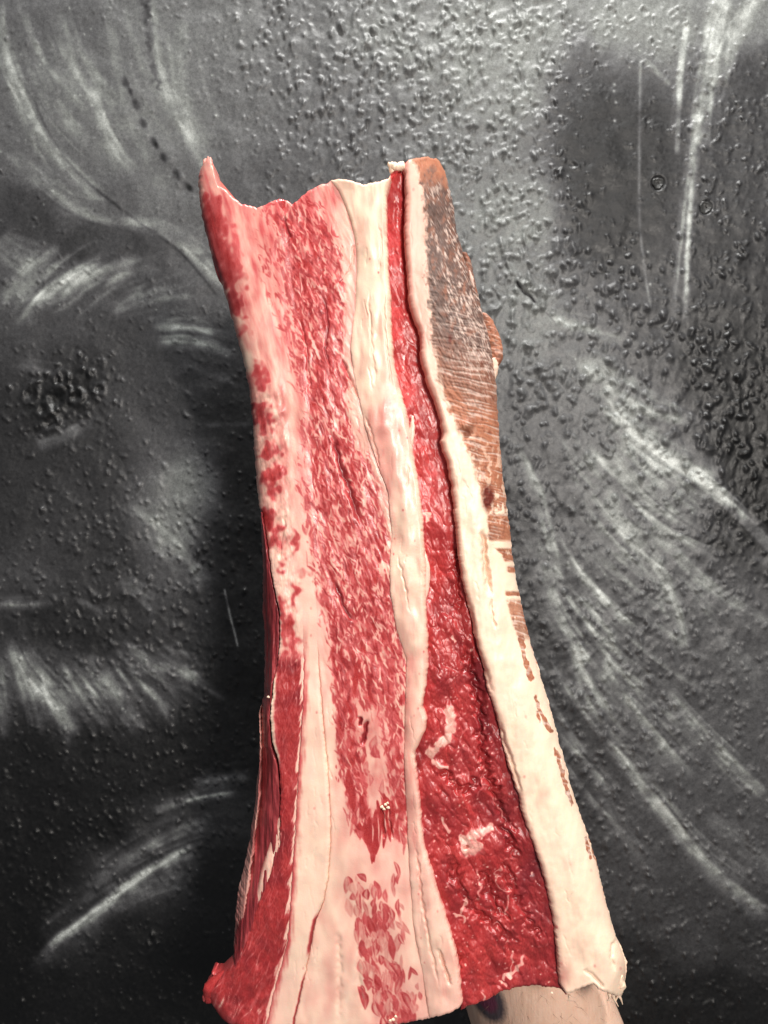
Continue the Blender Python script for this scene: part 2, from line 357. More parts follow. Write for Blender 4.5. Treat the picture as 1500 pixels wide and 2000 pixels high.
    h = (h[j0, i0] * (1 - fx) + h[j0, i0 + 1] * fx) * (1 - fy) + (h[j0 + 1, i0] * (1 - fx) + h[j0 + 1, i0 + 1] * fx) * fy
    for x, y in ((1285,358), (1378,405)):   # holes the screws sit in
        stamp(h, X, Y, x, y, 15, 16, 0, lambda q, a, b: .5 * np.exp(-((q - 1.05) / .2) ** 2) - 1.6 * np.exp(-(q / .9) ** 4))
    ww = 1 + WALL_Y / D
    x3 = (PX - 750) * S * ww; z3 = (1000 - PY) * S * ww; y3 = WALL_Y - h * .001
    V = np.stack([x3, y3, z3], -1).reshape(-1, 3)
    ny, nx = PX.shape; idx = np.arange(ny * nx).reshape(ny, nx)
    F = np.stack([idx[:-1, :-1], idx[1:, :-1], idx[1:, 1:], idx[:-1, 1:]], -1).reshape(-1, 4)
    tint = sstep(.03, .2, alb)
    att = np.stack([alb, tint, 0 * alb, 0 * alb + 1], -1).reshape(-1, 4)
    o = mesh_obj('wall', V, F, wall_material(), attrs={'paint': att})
    o['kind'] = 'structure'
    # old plugs in the two holes
    t = NT('plug_plastic'); t.b.inputs['Base Color'].default_value = (.022, .022, .021, 1); t.b.inputs['Roughness'].default_value = .5
    for x, y, r in ((1285,358,11), (1378,405,12)):
        v = []; f = []; m = 28
        rings = [(r * 1.0, .6), (r * 1.0, -.2), (r * .82, -.6), (r * .55, -.1)]
        for q, (rr, dz) in enumerate(rings):
            for i in range(m):
                a = 6.2832 * i / m; w = rr * (1 + .10 * math.sin(3 * a + x) + .06 * math.sin(7 * a + y))
                v.append(((x + w * math.cos(a) - 750) * S * ww, WALL_Y + (dz) * .001, (1000 - y - w * math.sin(a)) * S * ww))
        for i in range(4):
            a = 6.2832 * i / 4 + .3; w = r * .32
            v.append(((x + w * math.cos(a) - 750) * S * ww, WALL_Y + .0002, (1000 - y - w * math.sin(a)) * S * ww))
        for i in range(4):
            a = 6.2832 * i / 4 + .3; w = r * .30
            v.append(((x + w * math.cos(a) - 750) * S * ww, WALL_Y + .004, (1000 - y - w * math.sin(a)) * S * ww))
        for q in range(3):
            for i in range(m): f.append((q * m + i, q * m + (i + 1) % m, (q + 1) * m + (i + 1) % m, (q + 1) * m + i))
        b0 = 3 * m; s0 = 4 * m
        for k in range(4):
            for i in range(m // 4):
                f.append((b0 + k * 7 + i, b0 + (k * 7 + i + 1) % m, s0 + k))
            f.append((b0 + (k * 7 + 7) % m, s0 + (k + 1) % 4, s0 + k))
            f.append((s0 + k, s0 + (k + 1) % 4, s0 + 4 + (k + 1) % 4, s0 + 4 + k))
        f.append((s0 + 4, s0 + 5, s0 + 6, s0 + 7))
        mesh_obj('wall_plug', v, f, t.m, o, smooth=False)
    return o
build_wall()

# ------------------------------------------------------------------ beef: tissue material
def tissue_material(name, fibre=(1, 1, 1), rough_fat=.36, rough_lean=.3, sss=.18):
    t = NT(name)
    lean, cream, rind, dark = t.attr('tissue'); tone, scuff, stain, _ = t.attr('wear')
    n1 = t.noise(260, 4); n2 = t.noise(1500, 3, fibre); n3 = t.noise(70, 2)
    fat = t.mix(cream, (.89, .49, .41), (.94, .735, .55))
    fat = t.mix(t.maprange(n1, .35, .75, 0, .25), fat, (.86, .52, .42))
    red = t.mix(t.maprange(n2, .3, .7), (.38, .022, .024), (.54, .064, .058))
    red = t.mix(t.maprange(n3, .35, .7, 0, .5), red, (.33, .016, .021))
    red = t.mix(dark, red, (.085, .008, .016))
    blush = t.mix(dark, t.mix(n2, (.56, .085, .09), (.63, .135, .13)), (.32, .042, .05))
    col = t.mix(t.maprange(lean, 0, .55), fat, blush)
    col = t.mix(t.maprange(lean, .5, .95), col, red)
    rb = t.mix(tone, t.mix(n1, (.31, .088, .045), (.49, .21, .115)), t.mix(n1, (.055, .034, .030), (.14, .085, .07)))
    rb = t.mix(scuff, rb, (.70, .52, .44))
    col = t.mix(rind, col, rb)
    col = t.mix(stain, col, (.12, .014, .006))
    t.link(col, t.b.inputs['Base Color'])
    r = t.math('ADD', t.maprange(lean, 0, 1, rough_fat, rough_lean), t.maprange(n1, .3, .7, -.07, .1))
    r = t.math('ADD', r, t.math('MULTIPLY', rind, .22))
    t.link(r, t.b.inputs['Roughness'])
    t.b.inputs['Subsurface Weight'].default_value = sss
    t.b.inputs['Subsurface Radius'].default_value = (1.0, .35, .22); t.b.inputs['Subsurface Scale'].default_value = .0007
    b = t.bump(n2, .12, .0005)
    b = t.bump(n1, .12, .001, b)
    t.link(b, t.b.inputs['Normal'])
    return t.m
M_FAT = tissue_material('beef_fat')
M_LEAN = tissue_material('beef_lean', (1, 1, .5), .40, .34, .12)
M_RIND = tissue_material('beef_rind', (1, 1, 2.2), .42, .42, .12)

class curve:
    """outline x(height): smooth course plus a ragged rim"""
    def __init__(c, pts, smooth=13, jag=0, seed=0, freq=13):
        p = np.array(pts, float); c.g = np.arange(250, 2080)
        x = np.interp(c.g, p[:, 0], p[:, 1]); smooth = max(smooth, 11)
        k = np.hanning(smooth + 2)[1:-1]; k /= k.sum()
        c.x = np.convolve(np.pad(x, smooth // 2, 'edge'), k, 'valid')
        c.j = jag * (perlin(c.g / freq, c.g * 0 + .5, seed) + .6 * perlin(c.g / (freq * .4), c.g * 0 + .3, seed + 1))
    def s(c, y): return np.interp(y, c.g, c.x)
    def jag(c, y): return np.interp(y, c.g, c.j)
    def __call__(c, y): return np.interp(y, c.g, c.x + c.j)
def edge(pts, jag=0, seed=0, freq=6):
    p = np.array(pts, float); g = np.arange(360, 1260)
    x = np.interp(g, p[:, 0], p[:, 1])
    k = np.ones(5) / 5; x = np.convolve(np.pad(x, 2, 'edge'), k, 'valid')
    if jag: x = x + jag * (perlin(g / freq, g * 0 + .5, seed) + .6 * perlin(g / (freq * .4), g * 0 + .3, seed + 1))
    return lambda q: np.interp(q, g, x)

# outlines measured down the piece: (height, across)
Lsil = curve([(300,404),(330,388),(350,385),(400,388),(450,400),(500,412),(550,432),(600,446),(650,460),(700,474),(750,484),(800,490),(900,497),(1000,505),(1100,508),(1200,508),(1250,511),(1300,512),(1350,512),(1390,506),(1450,505),(1500,503),(1560,497),(1650,485),(1700,475),(1750,462),(1800,456),(1850,453),(1870,452),(1886,458),(1900,440),(1915,412),(1930,399),(1945,397),(1960,405),(1980,420),(2000,436),(2020,450)], 9, 1.5, 3)
A0r = curve([(1000,512),(1050,520),(1150,535),(1200,546),(1250,546),(1300,541),(1340,533),(1400,527),(1450,531),(1490,544),(1550,547),(1600,546),(1650,546),(1700,531),(1750,511),(1800,492),(1850,474),(1890,455)], 9, 1.2, 5)
Ar = curve([(300,470),(420,480),(500,500),(600,520),(700,545),(760,560),(860,570),(960,575),(1040,580),(1100,585),(1200,590),(1300,594),(1400,590),(1500,583),(1600,579),(1700,571),(1800,566),(1850,560),(1900,545),(1950,532),(2000,521),(2020,515)], 15, 1.5, 7)
Br = curve([(300,520),(420,540),(600,570),(700,590),(900,596),(1040,610),(1180,618),(1260,620),(1340,625),(1420,632),(1500,640),(1600,645),(1650,645),(1720,640),(1760,632),(1800,616),(1860,605),(1930,590),(1995,575),(2020,570)], 9, 1.0, 9)
Cr = curve([(300,640),(350,642),(370,660),(400,672),(430,684),(470,692),(500,695),(600,693),(640,688),(680,684),(720,690),(760,697),(785,703),(830,712),(900,735),(960,758),(1050,765),(1100,761),(1160,762),(1230,775),(1290,794),(1400,791),(1480,789),(1600,795),(1700,800),(1800,806),(1850,815),(1900,825),(2000,840)], 11, .8, 11)
Dr = curve([(300,764),(345,765),(370,758),(400,757),(450,757),(500,760),(600,765),(700,770),(750,780),(800,795),(850,805),(900,812),(950,820),(1000,827),(1050,830),(1100,833),(1150,833),(1200,835),(1250,838),(1300,838),(1350,833),(1385,828),(1405,836),(1430,834),(1450,822),(1470,813),(1500,815),(1560,822),(1600,825),(1650,830),(1700,845),(1750,860),(1800,875),(1850,890),(1900,900),(1965,907),(2020,910)], 7, 1.8, 13)
Er = curve([(300,788),(350,790),(400,792),(450,789),(500,793),(550,796),(600,801),(650,820),(700,822),(750,836),(800,855),(845,866),(860,861),(880,866),(900,874),(950,884),(1000,888),(1050,893),(1100,899),(1150,908),(1200,920),(1250,930),(1300,945),(1350,955),(1400,972),(1440,980),(1500,995),(1550,1012),(1600,1025),(1650,1042),(1700,1060),(1750,1072),(1800,1082),(1850,1088),(1900,1092),(1940,1096),(2020,1100)], 7, 1.8, 15)
Fr = curve([(300,795),(330,814),(400,828),(450,831),(550,832),(600,838),(650,842),(700,850),(750,860),(800,875),(830,893),(870,905),(900,920),(950,936),(1000,945),(1050,948),(1100,962),(1150,980),(1200,990),(1250,1005),(1300,1017),(1350,1037),(1400,1057),(1450,1080),(1500,1094),(1550,1108),(1600,1126),(1650,1146),(1700,1162)], 11, 2.2, 17)
Rsil = curve([(290,846),(305,853),(320,864),(340,871),(360,876),(400,886),(450,891),(490,904),(550,927),(600,940),(650,955),(700,965),(750,970),(800,972),(850,975),(900,980),(950,985),(1000,992),(1050,998),(1100,1003),(1150,1012),(1200,1022),(1250,1035),(1300,1050),(1350,1065),(1400,1080),(1450,1093),(1500,1107),(1550,1120),(1600,1137),(1650,1155),(1700,1170),(1750,1180),(1800,1195),(1835,1203),(1850,1214),(1880,1225),(1910,1222),(1935,1217),(1960,1213),(2020,1210)], 7, 1.6, 19)
Lsm = lambda y: .2 * sum(Lsil.s(y + k) for k in (-24, -12, 0, 12, 24)); Rsm = lambda y: .2 * sum(Rsil.s(y + k) for k in (-24, -12, 0, 12, 24))
TOP = edge([(380,345),(390,322),(400,308),(408,306),(414,312),(417,335),(424,360),(440,368),(450,380),(470,395),(500,403),(512,401),(525,393),(545,386),(558,389),(570,397),(580,389),(600,372),(625,358),(640,355),(646,349),(675,347),(690,352),(710,358),(740,352),(760,346),(764,332),(775,322),(790,317),(797,309),(815,305),(835,303),(855,308),(862,318),(870,330)], 1.5, 23)
BOT = edge([(395,1950),(410,1968),(430,1992),(445,2002),(500,2012),(600,2016),(700,2012),(780,2003),(830,1994),(880,1982),(903,1967),(912,1960),(960,1948),(975,1936),(1010,1925),(1050,1922),(1095,1930),(1108,1946),(1130,1938),(1160,1925),(1170,1937),(1195,1945),(1215,1953),(1230,1948)], 1.6, 29)

def side_turn(d, r, drop):            # rounded shoulder: how far the surface has turned away at d units from the outline
    t = np.clip(1 - d / r, 0, 1); return drop * (1 - np.sqrt(np.maximum(0, 1 - t * t)))

# creases and cuts that run over several strips: points, width, depth (mm)
GROOVES = [([(648,838),(660,890),(676,940),(692,985),(708,1030)], 5.0, 1.5), ([(624,560),(640,620),(636,680),(650,730)], 3.0, .5), ([(552,420),(560,445),(570,470)], 3, .7), ([(652,1130),(664,1165),(676,1195),(694,1215)], 3.5, 1.0),
    ([(716,1402),(714,1430),(706,1460)], 4, 2.0), ([(702,1398),(705,1420)], 3, 1.6), ([(690,470),(686,520),(660,560)], 2, .5), ([(668,700),(682,735),(700,782)], 2.5, 1.2), ([(712,810),(730,860),(742,920)], 2.2, .8),
    ([(944,1030),(946,1070),(950,1115),(959,1168)], 4.5, 3.4), ([(959,1168),(962,1200),(970,1232)], 2, 1.0), ([(975,1400),(983,1440),(1000,1490),(1012,1530),(1020,1560)], 3.4, 1.8), ([(908,1150),(922,1200),(928,1250),(952,1320),(966,1360)], 4, 1.6),
    ([(745,1570),(748,1600),(752,1640)], 2.4, 1.4), ([(757,1570),(760,1610),(768,1640)], 2.4, 1.4), ([(735,430),(745,470),(740,540)], 2, .35), ([(720,560),(724,650),(735,760)], 2.4, .6), ([(750,560),(752,650),(768,760)], 2, .5),
    ([(775,1080),(790,1140),(800,1200)], 2, .5), ([(812,1640),(822,1740),(838,1840),(860,1935)], 2.4, 1.0), ([(855,1850),(868,1890),(880,1930)], 3, 1.8), ([(560,1000),(550,1050),(546,1100)], 3, .8), ([(585,620),(600,700),(606,780)], 2.5, .6),
    ([(1160,1925),(1150,1930),(1120,1938)], 3, .6), ([(1140,1890),(1168,1918),(1180,1935)], 4, 1.2), ([(1205,1830),(1195,1860),(1200,1900)], 4, 1.0), ([(705,1830),(700,1900),(712,1980)], 4, .5), ([(660,1810),(664,1900),(660,2000)], 5, .6)]
for _ in range(70):
    _k = rng.integers(3); _y = rng.uniform(400, 1900) if _k < 2 else rng.uniform(1300, 1900)
    _x = (Cr.s(_y) + rng.uniform(.1, .9) * (Dr.s(_y) - Cr.s(_y))) if _k == 0 else ((Er.s(_y) + rng.uniform(.1, .7) * (Fr.s(min(_y, 1700)) - Er.s(_y))) if _k == 1 else Ar.s(max(_y, 1250)) + rng.uniform(.1, 1.6) * 45)
    _l = rng.uniform(14, 60); _sl = (.08, .20, .04)[_k] + rng.normal(0, .12)
    GROOVES.append(([(_x, _y), (_x + _sl * _l * .5 + rng.normal(0, 2), _y + _l * .5), (_x + _sl * _l, _y + _l)], rng.uniform(1.1, 2.0), rng.uniform(.08, .28)))
def specks(px, py, sc=26., sd=230):
    f1, f2, i = worley(px / sc, py / (sc * 1.3), sd); return (i > .86) * sstep(.13, .04, f1) * (.3 + .5 * (i - .86) / .14)
def grooves(px, py):
    d = np.zeros(px.shape)
    for p, w, k in GROOVES: d = np.maximum(d, k * stroke(px, py, p, w, fade=(.2, .2), n=4, wob=3))
    return d

def strap(name, Lf, Rf, depth, paint, mat, parent, el=(1.2, 1.0), er=(1.2, 1.0), et=(2.0, 1.6), eb=(2.0, 1.6), top=TOP, bot=BOT, yr=None, step=1.7, back=38., ovl=(0, 0), shape=None, base=None):
    """one strip of tissue as a closed solid; el/er/et/eb = (radius, drop) in mm of the rounded edges, drop may be a function of height"""
    y0, y1 = yr if yr else (300, 2020)
    Ls = getattr(Lf, 's', Lf); Rs = getattr(Rf, 's', Rf)
    ys = np.arange(y0, y1, 20.); w = (Rf(ys) - Lf(ys)).max() + sum(ovl)
    nu = max(6, int(w / step) + 1); nv = int((y1 - y0) / step) + 1
    u = np.linspace(0, 1, nu)
    if shape == 'l': u = 1 - np.cos(np.linspace(0, 1, nu) * math.pi / 2)
    if shape == 'r': u = np.sin(np.linspace(0, 1, nu) * math.pi / 2)
    if shape == 'b': u = .5 - .5 * np.cos(np.linspace(0, 1, nu) * math.pi)
    U, Vv = np.meshgrid(u, np.linspace(0, 1, nv))
    PY = y0 + Vv * (y1 - y0)
    for _ in range(7):
        a = Ls(PY) - ovl[0]; b = Rs(PY) + ovl[1]; PX = a + U * (b - a)
        if callable(top): t0 = np.maximum(top(PX), y0)
        else: t0 = y0
        b0 = np.minimum(bot(PX), y1) if callable(bot) else y1
        PY = .35 * PY + .65 * (t0 + Vv * (b0 - t0))
    if hasattr(Lf, 'jag'): PX = PX + Lf.jag(PY) * np.exp(-np.maximum(PX - a, 0) / 5.)
    if hasattr(Rf, 'jag'): PX = PX + Rf.jag(PY) * np.exp(-np.maximum(b - PX, 0) / 5.)
    W = np.maximum(Rs(PY) - Ls(PY) + sum(ovl), 1.)
    mm = S * 1000
    def dr(e, spec):
        r, k = spec
        if callable(k): k = k(PY)
        t = np.clip(1 - e / r, 0, 1); return k * (1 - np.sqrt(np.maximum(0, 1 - t * t)))
    drop = dr(U * W * mm, el) + dr((1 - U) * W * mm, er) + dr((PY - PY[0]) * mm, et) + dr((PY[-1] - PY) * mm, eb)
    gd = grooves(PX, PY)
    bs = depth(PX, PY, U, W)
    z = bs + drop + gd
    tis, wear = paint(PX, PY, U, W)
    X, Yw, Z = to_world(PX, PY, z, np.clip(bs, -20, 40) if base is None else base)
    V = np.stack([X, Yw, Z], -1).reshape(-1, 3)
    idx = np.arange(nv * nu).reshape(nv, nu)
    F = np.stack([idx[:-1, :-1], idx[1:, :-1], idx[1:, 1:], idx[:-1, 1:]], -1).reshape(-1, 4)
    loop = np.concatenate([idx[0, :], idx[1:, -1], idx[-1, -2::-1], idx[-2:0:-1, 0]])
    B = V[loop].copy(); B[:, 1] = np.maximum(back * .001, B[:, 1] + .0004)
    mid = V.mean(0); n0 = len(V); nl = len(loop)
    V = np.vstack([V, B, V[loop]]); j = np.arange(nl); jn = (j + 1) % nl; n1 = n0 + nl
    side = np.stack([n1 + j, n1 + jn, n0 + jn, n0 + j], -1)
    # back sheet: rungs between the two long sides
    rows = np.arange(nv); rt = np.where(rows == 0, nu - 1, nu - 1 + rows); lf = np.where(rows == 0, 0, nl - rows)
    lf[-1] = nu - 1 + (nv - 1) + (nu - 1); rungs = np.stack([n0 + lf[1:], n0 + lf[:-1], n0 + rt[:-1], n0 + rt[1:]], -1)
    F = np.vstack([F, side, rungs])
    def ext(a):
        a = a.reshape(-1, 4); q = a[loop]; kk = np.hanning(43)[1:-1]; kk /= kk.sum()
        q = np.stack([np.convolve(np.concatenate([q[-20:, c], q[:, c], q[:20, c]]), kk, 'valid') for c in range(4)], -1)
        return np.vstack([a, q, q])
    return mesh_obj(name, V, F, mat, parent, attrs={'tissue': ext(tis), 'wear': ext(wear)})

def pack(px, lean=0, cream=0, rind=0, dark=0, tone=0, scuff=0, stain=0):
    z = np.zeros(px.shape); q = lambda a: np.clip(z + a, 0, 1)
    return np.stack([q(lean), q(cream), q(rind), q(dark)], -1), np.stack([q(tone), q(scuff), q(stain), z + 1], -1)

# ---- where each tissue sits (all on the piece itself)
def shear(px, py):
    g = np.arange(250, 2080); m = np.interp(g, [300, 700, 1000, 1300, 1600, 2000], [.46, .40, .36, .26, .20, .24])
    off = np.cumsum(m); return px - np.interp(py, g, off)
GX0, GY0 = 360, 280
RGX, RGY = np.meshgrid(np.arange(GX0, 1000.), np.arange(GY0, 2040.))
LEAN = np.zeros(RGX.shape); DARK = np.zeros(RGX.shape)
def slope(y): return np.interp(y, [300, 700, 1000, 1300, 1600, 2000], [.46, .40, .36, .26, .20, .24])
def spindle(x, y, hl, hw, ang, val, dark=0., curv=0., rim=0., soft=.5, erase=False):
    """one pointed fibre bundle: half length, half width, angle from the vertical"""
    m = hl + 4; i0, i1 = int(x - m - GX0), int(x + m - GX0); j0, j1 = int(y - m - GY0), int(y + m - GY0)
    if i0 < 0 or j0 < 0 or i1 >= LEAN.shape[1] or j1 >= LEAN.shape[0]: return
    dx = RGX[j0:j1, i0:i1] - x; dy = RGY[j0:j1, i0:i1] - y
    a = (dx * math.sin(ang) + dy * math.cos(ang)) / hl; b = dx * math.cos(ang) - dy * math.sin(ang) - curv * hw * (a * a - .4)
    w = hw * np.maximum(0, 1 - np.abs(a) ** 1.7) + 1e-3
    r = np.abs(b) / w
    v = sstep(1 + soft, 1 - soft, r) * (np.abs(a) < 1) * np.clip(w / .9, 0, 1)
    if erase: LEAN[j0:j1, i0:i1] *= 1 - val * v; DARK[j0:j1, i0:i1] *= 1 - val * v; return
    k = v * val
    if rim:
        rr = np.exp(-((r - .8) / .34) ** 2) * v
        k = np.maximum(k * (.42 + .5 * _h(np.array([x * 9]), np.array([y * 9]), 3)[0] ** 1.5) * (1 - .3 * np.exp(-(r / .45) ** 2)), .95 * rr * rim)
        LEAN[j0:j1, i0:i1] = LEAN[j0:j1, i0:i1] * (1 - .85 * v)
        DARK[j0:j1, i0:i1] = np.maximum(DARK[j0:j1, i0:i1] * (1 - v), .55 * rr * rim)
    LEAN[j0:j1, i0:i1] = np.maximum(LEAN[j0:j1, i0:i1], k)
    if dark: DARK[j0:j1, i0:i1] = np.maximum(DARK[j0:j1, i0:i1], dark * v)
def build_marbling():
    global LEAN, DARK
    px, py = RGX, RGY
    s = lambda p, w, k=1., **q: k * stroke(px, py, p, w, power=3, fade=(.12, .12), **q)
    dense = np.maximum.reduce([s([(540,340),(575,440),(600,560),(632,700),(650,800)], 58), s([(618,420),(640,500),(650,600),(660,700)], 28), s([(610,640),(635,780),(655,920),(668,1000)], 54), s([(640,840),(672,1000),(690,1120),(705,1200)], 62), s([(670,1060),(700,1180),(715,1300),(718,1380)], 54),
        s([(500,430),(530,540),(570,660),(595,800),(600,960)], 22, .6), s([(595,900),(622,1050),(645,1180),(650,1250)], 24, .7), s([(715,860),(735,980),(748,1120)], 26, .85), s([(745,1100),(762,1240),(775,1360)], 26),
        s([(655,1180),(668,1300),(676,1420),(682,1560)], 22), s([(686,1440),(695,1550),(712,1640)], 22), s([(765,1300),(772,1420),(782,1560),(790,1660)], 22, .8), s([(690,1320),(730,1366),(760,1380)], 24, .7), s([(745,1380),(765,1460),(770,1540)], 20, .6)])
    dense = dense * (1 + .35 * fbm(px / 40, py / 60, 2, 68))
    LEAN += .34 * sstep(.15, .9, dense) * (1 + .8 * fbm(px / 24, py / 50, 2, 69))
    # soft red blush between the fibres
    LEAN += .44 * sstep(.3, .9, dense) * sstep(.05, .7, fbm((px - .4 * py) / 17, py / 60, 3, 70))
    col = np.maximum(s([(705,1230),(722,1400),(735,1540),(745,1690)], 58), .8 * s([(706,1705),(735,1840),(780,2030)], 48))
    LEAN += .21 * col * (1 + .8 * fbm(px / 22, py / 50, 3, 74))
    LEAN = np.clip(LEAN, 0, 1)
    def dn(x, y): return dense[int(y) - GY0, int(x) - GX0]
    n = 0
    while n < 6200:
        x, y = rng.uniform(490, 810), rng.uniform(385, 1680); d = dn(x, y)
        if rng.random() > d * 1.05 - .05: n += .1; continue
        n += 1; t = rng.random()
        hl = rng.uniform(4, 15) * (1.6 if t > .85 else 1); hw = rng.uniform(.8, 1.9) * (1.9 if t > .86 else 1)
        ang = math.atan(slope(y)) + rng.normal(0, .28) + (.5 if t < .12 else 0)
        spindle(x, y, hl, hw, ang, rng.uniform(.55, 1.0) * min(1, .5 + d * .6), max(0, rng.uniform(-.4, .6)) * d, rng.normal(0, .7), soft=.55)
    for _ in range(2600):     # pale fat threads crossing the lean
        x, y = rng.uniform(490, 810), rng.uniform(385, 1620)
        if rng.random() > dn(x, y): continue
        spindle(x, y, rng.uniform(4, 17), rng.uniform(.7, 1.9), math.atan(slope(y)) + rng.normal(0, .3), rng.uniform(.4, .9), curv=rng.normal(0, .5), erase=True)
    # broad leaves of lean set in the fat lower down
    def leaves(poly, w, count, hl, hw):
        c = spline(poly, 12); had = []
        for _ in range(count):
            p = c[rng.integers(len(c))] + rng.normal(0, w / 2, 2)
            if any(abs(p[0] - a) < .95 * hw[1] and abs(p[1] - b) < .8 * hl[0] for a, b in had): continue
            had.append(p)
            spindle(p[0], p[1], rng.uniform(*hl), rng.uniform(*hw), math.atan(slope(p[1])) + rng.normal(.0, .26), rng.uniform(.75, 1), rng.uniform(0, .35), rng.normal(0, .5), rim=rng.choice([.35, .6, .95]), soft=rng.uniform(.28, .5))
    leaves([(692,1725),(705,1800),(718,1880),(742,1950),(775,2000)], 22, 170, (8, 26), (3, 9))
    leaves([(735,1730),(748,1790),(745,1820)], 18, 50, (10, 18), (4, 8)); leaves([(742,1815),(758,1880),(770,1940),(790,1985)], 22, 100, (8, 26), (3, 9)); leaves([(772,1700),(782,1780),(790,1830)], 12, 20, (10, 20), (2.5, 5))
    leaves([(800,1880),(812,1960)], 8, 6, (9, 16), (3, 6)); leaves([(730,1450),(742,1480)], 6, 5, (16, 24), (7, 10)); leaves([(716,1490),(722,1525)], 4, 4, (9, 14), (4, 7)); leaves([(768,1500),(774,1535)], 5, 5, (11, 17), (4, 6)); leaves([(745,1545),(760,1590)], 10, 10, (12, 24), (3.5, 6.5))
    leaves([(675,1440),(680,1540),(700,1600)], 7, 16, (11, 22), (4, 7)); leaves([(785,1620),(792,1660)], 3, 3, (14, 22), (2, 3.5))
    # the red flame
    for x, y, hl, hw in ((735,1625,46,9), (722,1632,38,9), (748,1615,44,8), (760,1606,40,7), (729,1655,32,6), (714,1628,24,8), (752,1580,34,6), (742,1600,40,7), (766,1590,30,5), (726,1668,22,4), (706,1575,26,7), (690,1560,28,8), (682,1530,30,8)):
        spindle(x, y, hl, hw, .05 + rng.normal(0, .06), .95, .15, rng.normal(0, .4), soft=.4)
    for x, y, hl in ((739,1620,36), (752,1604,34), (728,1628,26), (746,1636,22), (760,1600,26)): spindle(x, y, hl, 1.6, .05, .9, erase=True)
    # inner edge of the slab: streaked red skin, then patches with pale feathering
    f = fbm((px - .22 * py) / 6., py / 60., 3, 90); ftr = fbm((px + .7 * py) / 9., (py - .7 * px) / 30., 2, 92)
    for p, w, v, d in (([(398,350),(412,420),(428,480),(446,545),(460,600)], 25, .98, .25), ([(436,395),(452,460),(466,520),(480,590)], 14, .6, .0), ([(448,560),(464,600),(468,630)], 18, .9, .45), ([(458,655),(478,642),(506,652)], 9, .6, 0), ([(468,690),(474,730)], 8, .6, .3),
                    ([(500,700),(508,740),(504,770)], 18, .75, .1), ([(500,780),(512,812),(508,845)], 20, .95, .25), ([(506,850),(524,838),(540,846)], 9, .6, 0), ([(500,885),(524,884),(552,866)], 15, .9, .1), ([(505,922),(534,930),(562,900)], 15, .95, .1), ([(510,955),(534,962),(556,938)], 13, .9, .1),
                    ([(514,980),(524,1020),(540,1050),(548,1090)], 15, .95, .2), ([(526,1008),(544,998),(556,996)], 4, .6, 0), ([(576,1022),(578,1060),(571,1090)], 7, .8, 0), ([(556,1098),(566,1080)], 5, .5, 0), ([(546,1096),(551,1128)], 5, .9, .1), ([(582,1138),(572,1166),(560,1202)], 7, .9, 0), ([(545,1150),(552,1190),(557,1235),(564,1275)], 7, .95, .1), ([(567,1196),(564,1240),(562,1290)], 8, .95, 0), ([(578,1240),(580,1290)], 6, .7, 0),
                    ([(560,1120),(590,1118),(612,1128)], 6, .4, 0), ([(615,1160),(632,1158),(648,1146)], 5, .55, 0), ([(540,820),(545,842)], 5, .5, 0)):
        b = stroke(px, py, p, w * 1.12, fade=(.2, .3), power=2, n=4, wob=13)
        m = np.clip(v * sstep(.05, .95, b * (1 + .45 * f + .6 * ftr)), 0, 1) * np.clip(.85 + .3 * f, .3, 1)
        LEAN = np.maximum(LEAN, m); DARK = np.maximum(DARK, d * m)
    for p in GROOVES[:6]:
        g = stroke(px, py, p[0], p[1] * 1.2, fade=(.2, .2), n=4, wob=3); LEAN = np.maximum(LEAN, .95 * g); DARK = np.maximum(DARK, .7 * g)
def sample(F, px, py):
    x = np.clip(px - GX0, 0, F.shape[1] - 1.01); y = np.clip(py - GY0, 0, F.shape[0] - 1.01)
    i = x.astype(int); j = y.astype(int); fx = x - i; fy = y - j
    return (F[j, i] * (1 - fx) + F[j, i + 1] * fx) * (1 - fy) + (F[j + 1, i] * (1 - fx) + F[j + 1, i + 1] * fx) * fy
build_marbling()
def soften(F, n):
    for _ in range(n):
        F = .25 * (np.roll(F, 1, 0) + np.roll(F, -1, 0)) + .5 * F; F = .25 * (np.roll(F, 1, 1) + np.roll(F, -1, 1)) + .5 * F
    return F
LEAN = np.clip(soften(LEAN, 1) * (1.04 + .30 * fbm(RGX / 13, RGY / 24, 3, 75)) + .06 * soften(LEAN, 12), 0, 1); DARK = .75 * soften(DARK, 1)
_m = sstep(12, -12, RGX - Ar.s(RGY)); LEAN = LEAN * (1 - _m) + soften(LEAN, 9) * _m
def marbling(px, py):
    k = .35 + .65 * sstep(520, 600, px - .12 * (py - 700)) * sstep(1700, 1550, py)
    wx = px + k * (1.9 * perlin(px / 12, py / 24, 220) + .7 * perlin(px / 5, py / 8, 222)); wy = py + k * 2.4 * perlin(px / 12, py / 17, 221)
    return sample(LEAN, wx, wy), sample(DARK, wx, wy)
def cream_field(px, py):
    c = .25 + .55 * blob(px, py, 720, 450, 80, 190, 0, 4) + .35 * blob(px, py, 740, 720, 60, 260, .1, 4) + .55 * blob(px, py, 800, 1110, 50, 210, 0, 4) + .4 * blob(px, py, 650, 1880, 90, 260, 0, 4) + .25 * blob(px, py, 610, 1500, 60, 260, 0, 4)
    c = c + .25 * blob(px, py, 815, 1400, 40, 120, 0, 4) + .2 * blob(px, py, 830, 1850, 60, 160, 0, 4)
    return c + .22 * fbm(px / 60, py / 90, 3, 77)

def rosy(px, py):      # blood-pink cast of the upper inner half
    return np.clip(.24 + .26 * fbm((px - .25 * py) / 16, py / 70, 3, 112) + .14 * sstep(700, 400, py), 0, .6) * sstep(1180, 850, py) * sstep(700, 640, px + .12 * (800 - py) * 0)
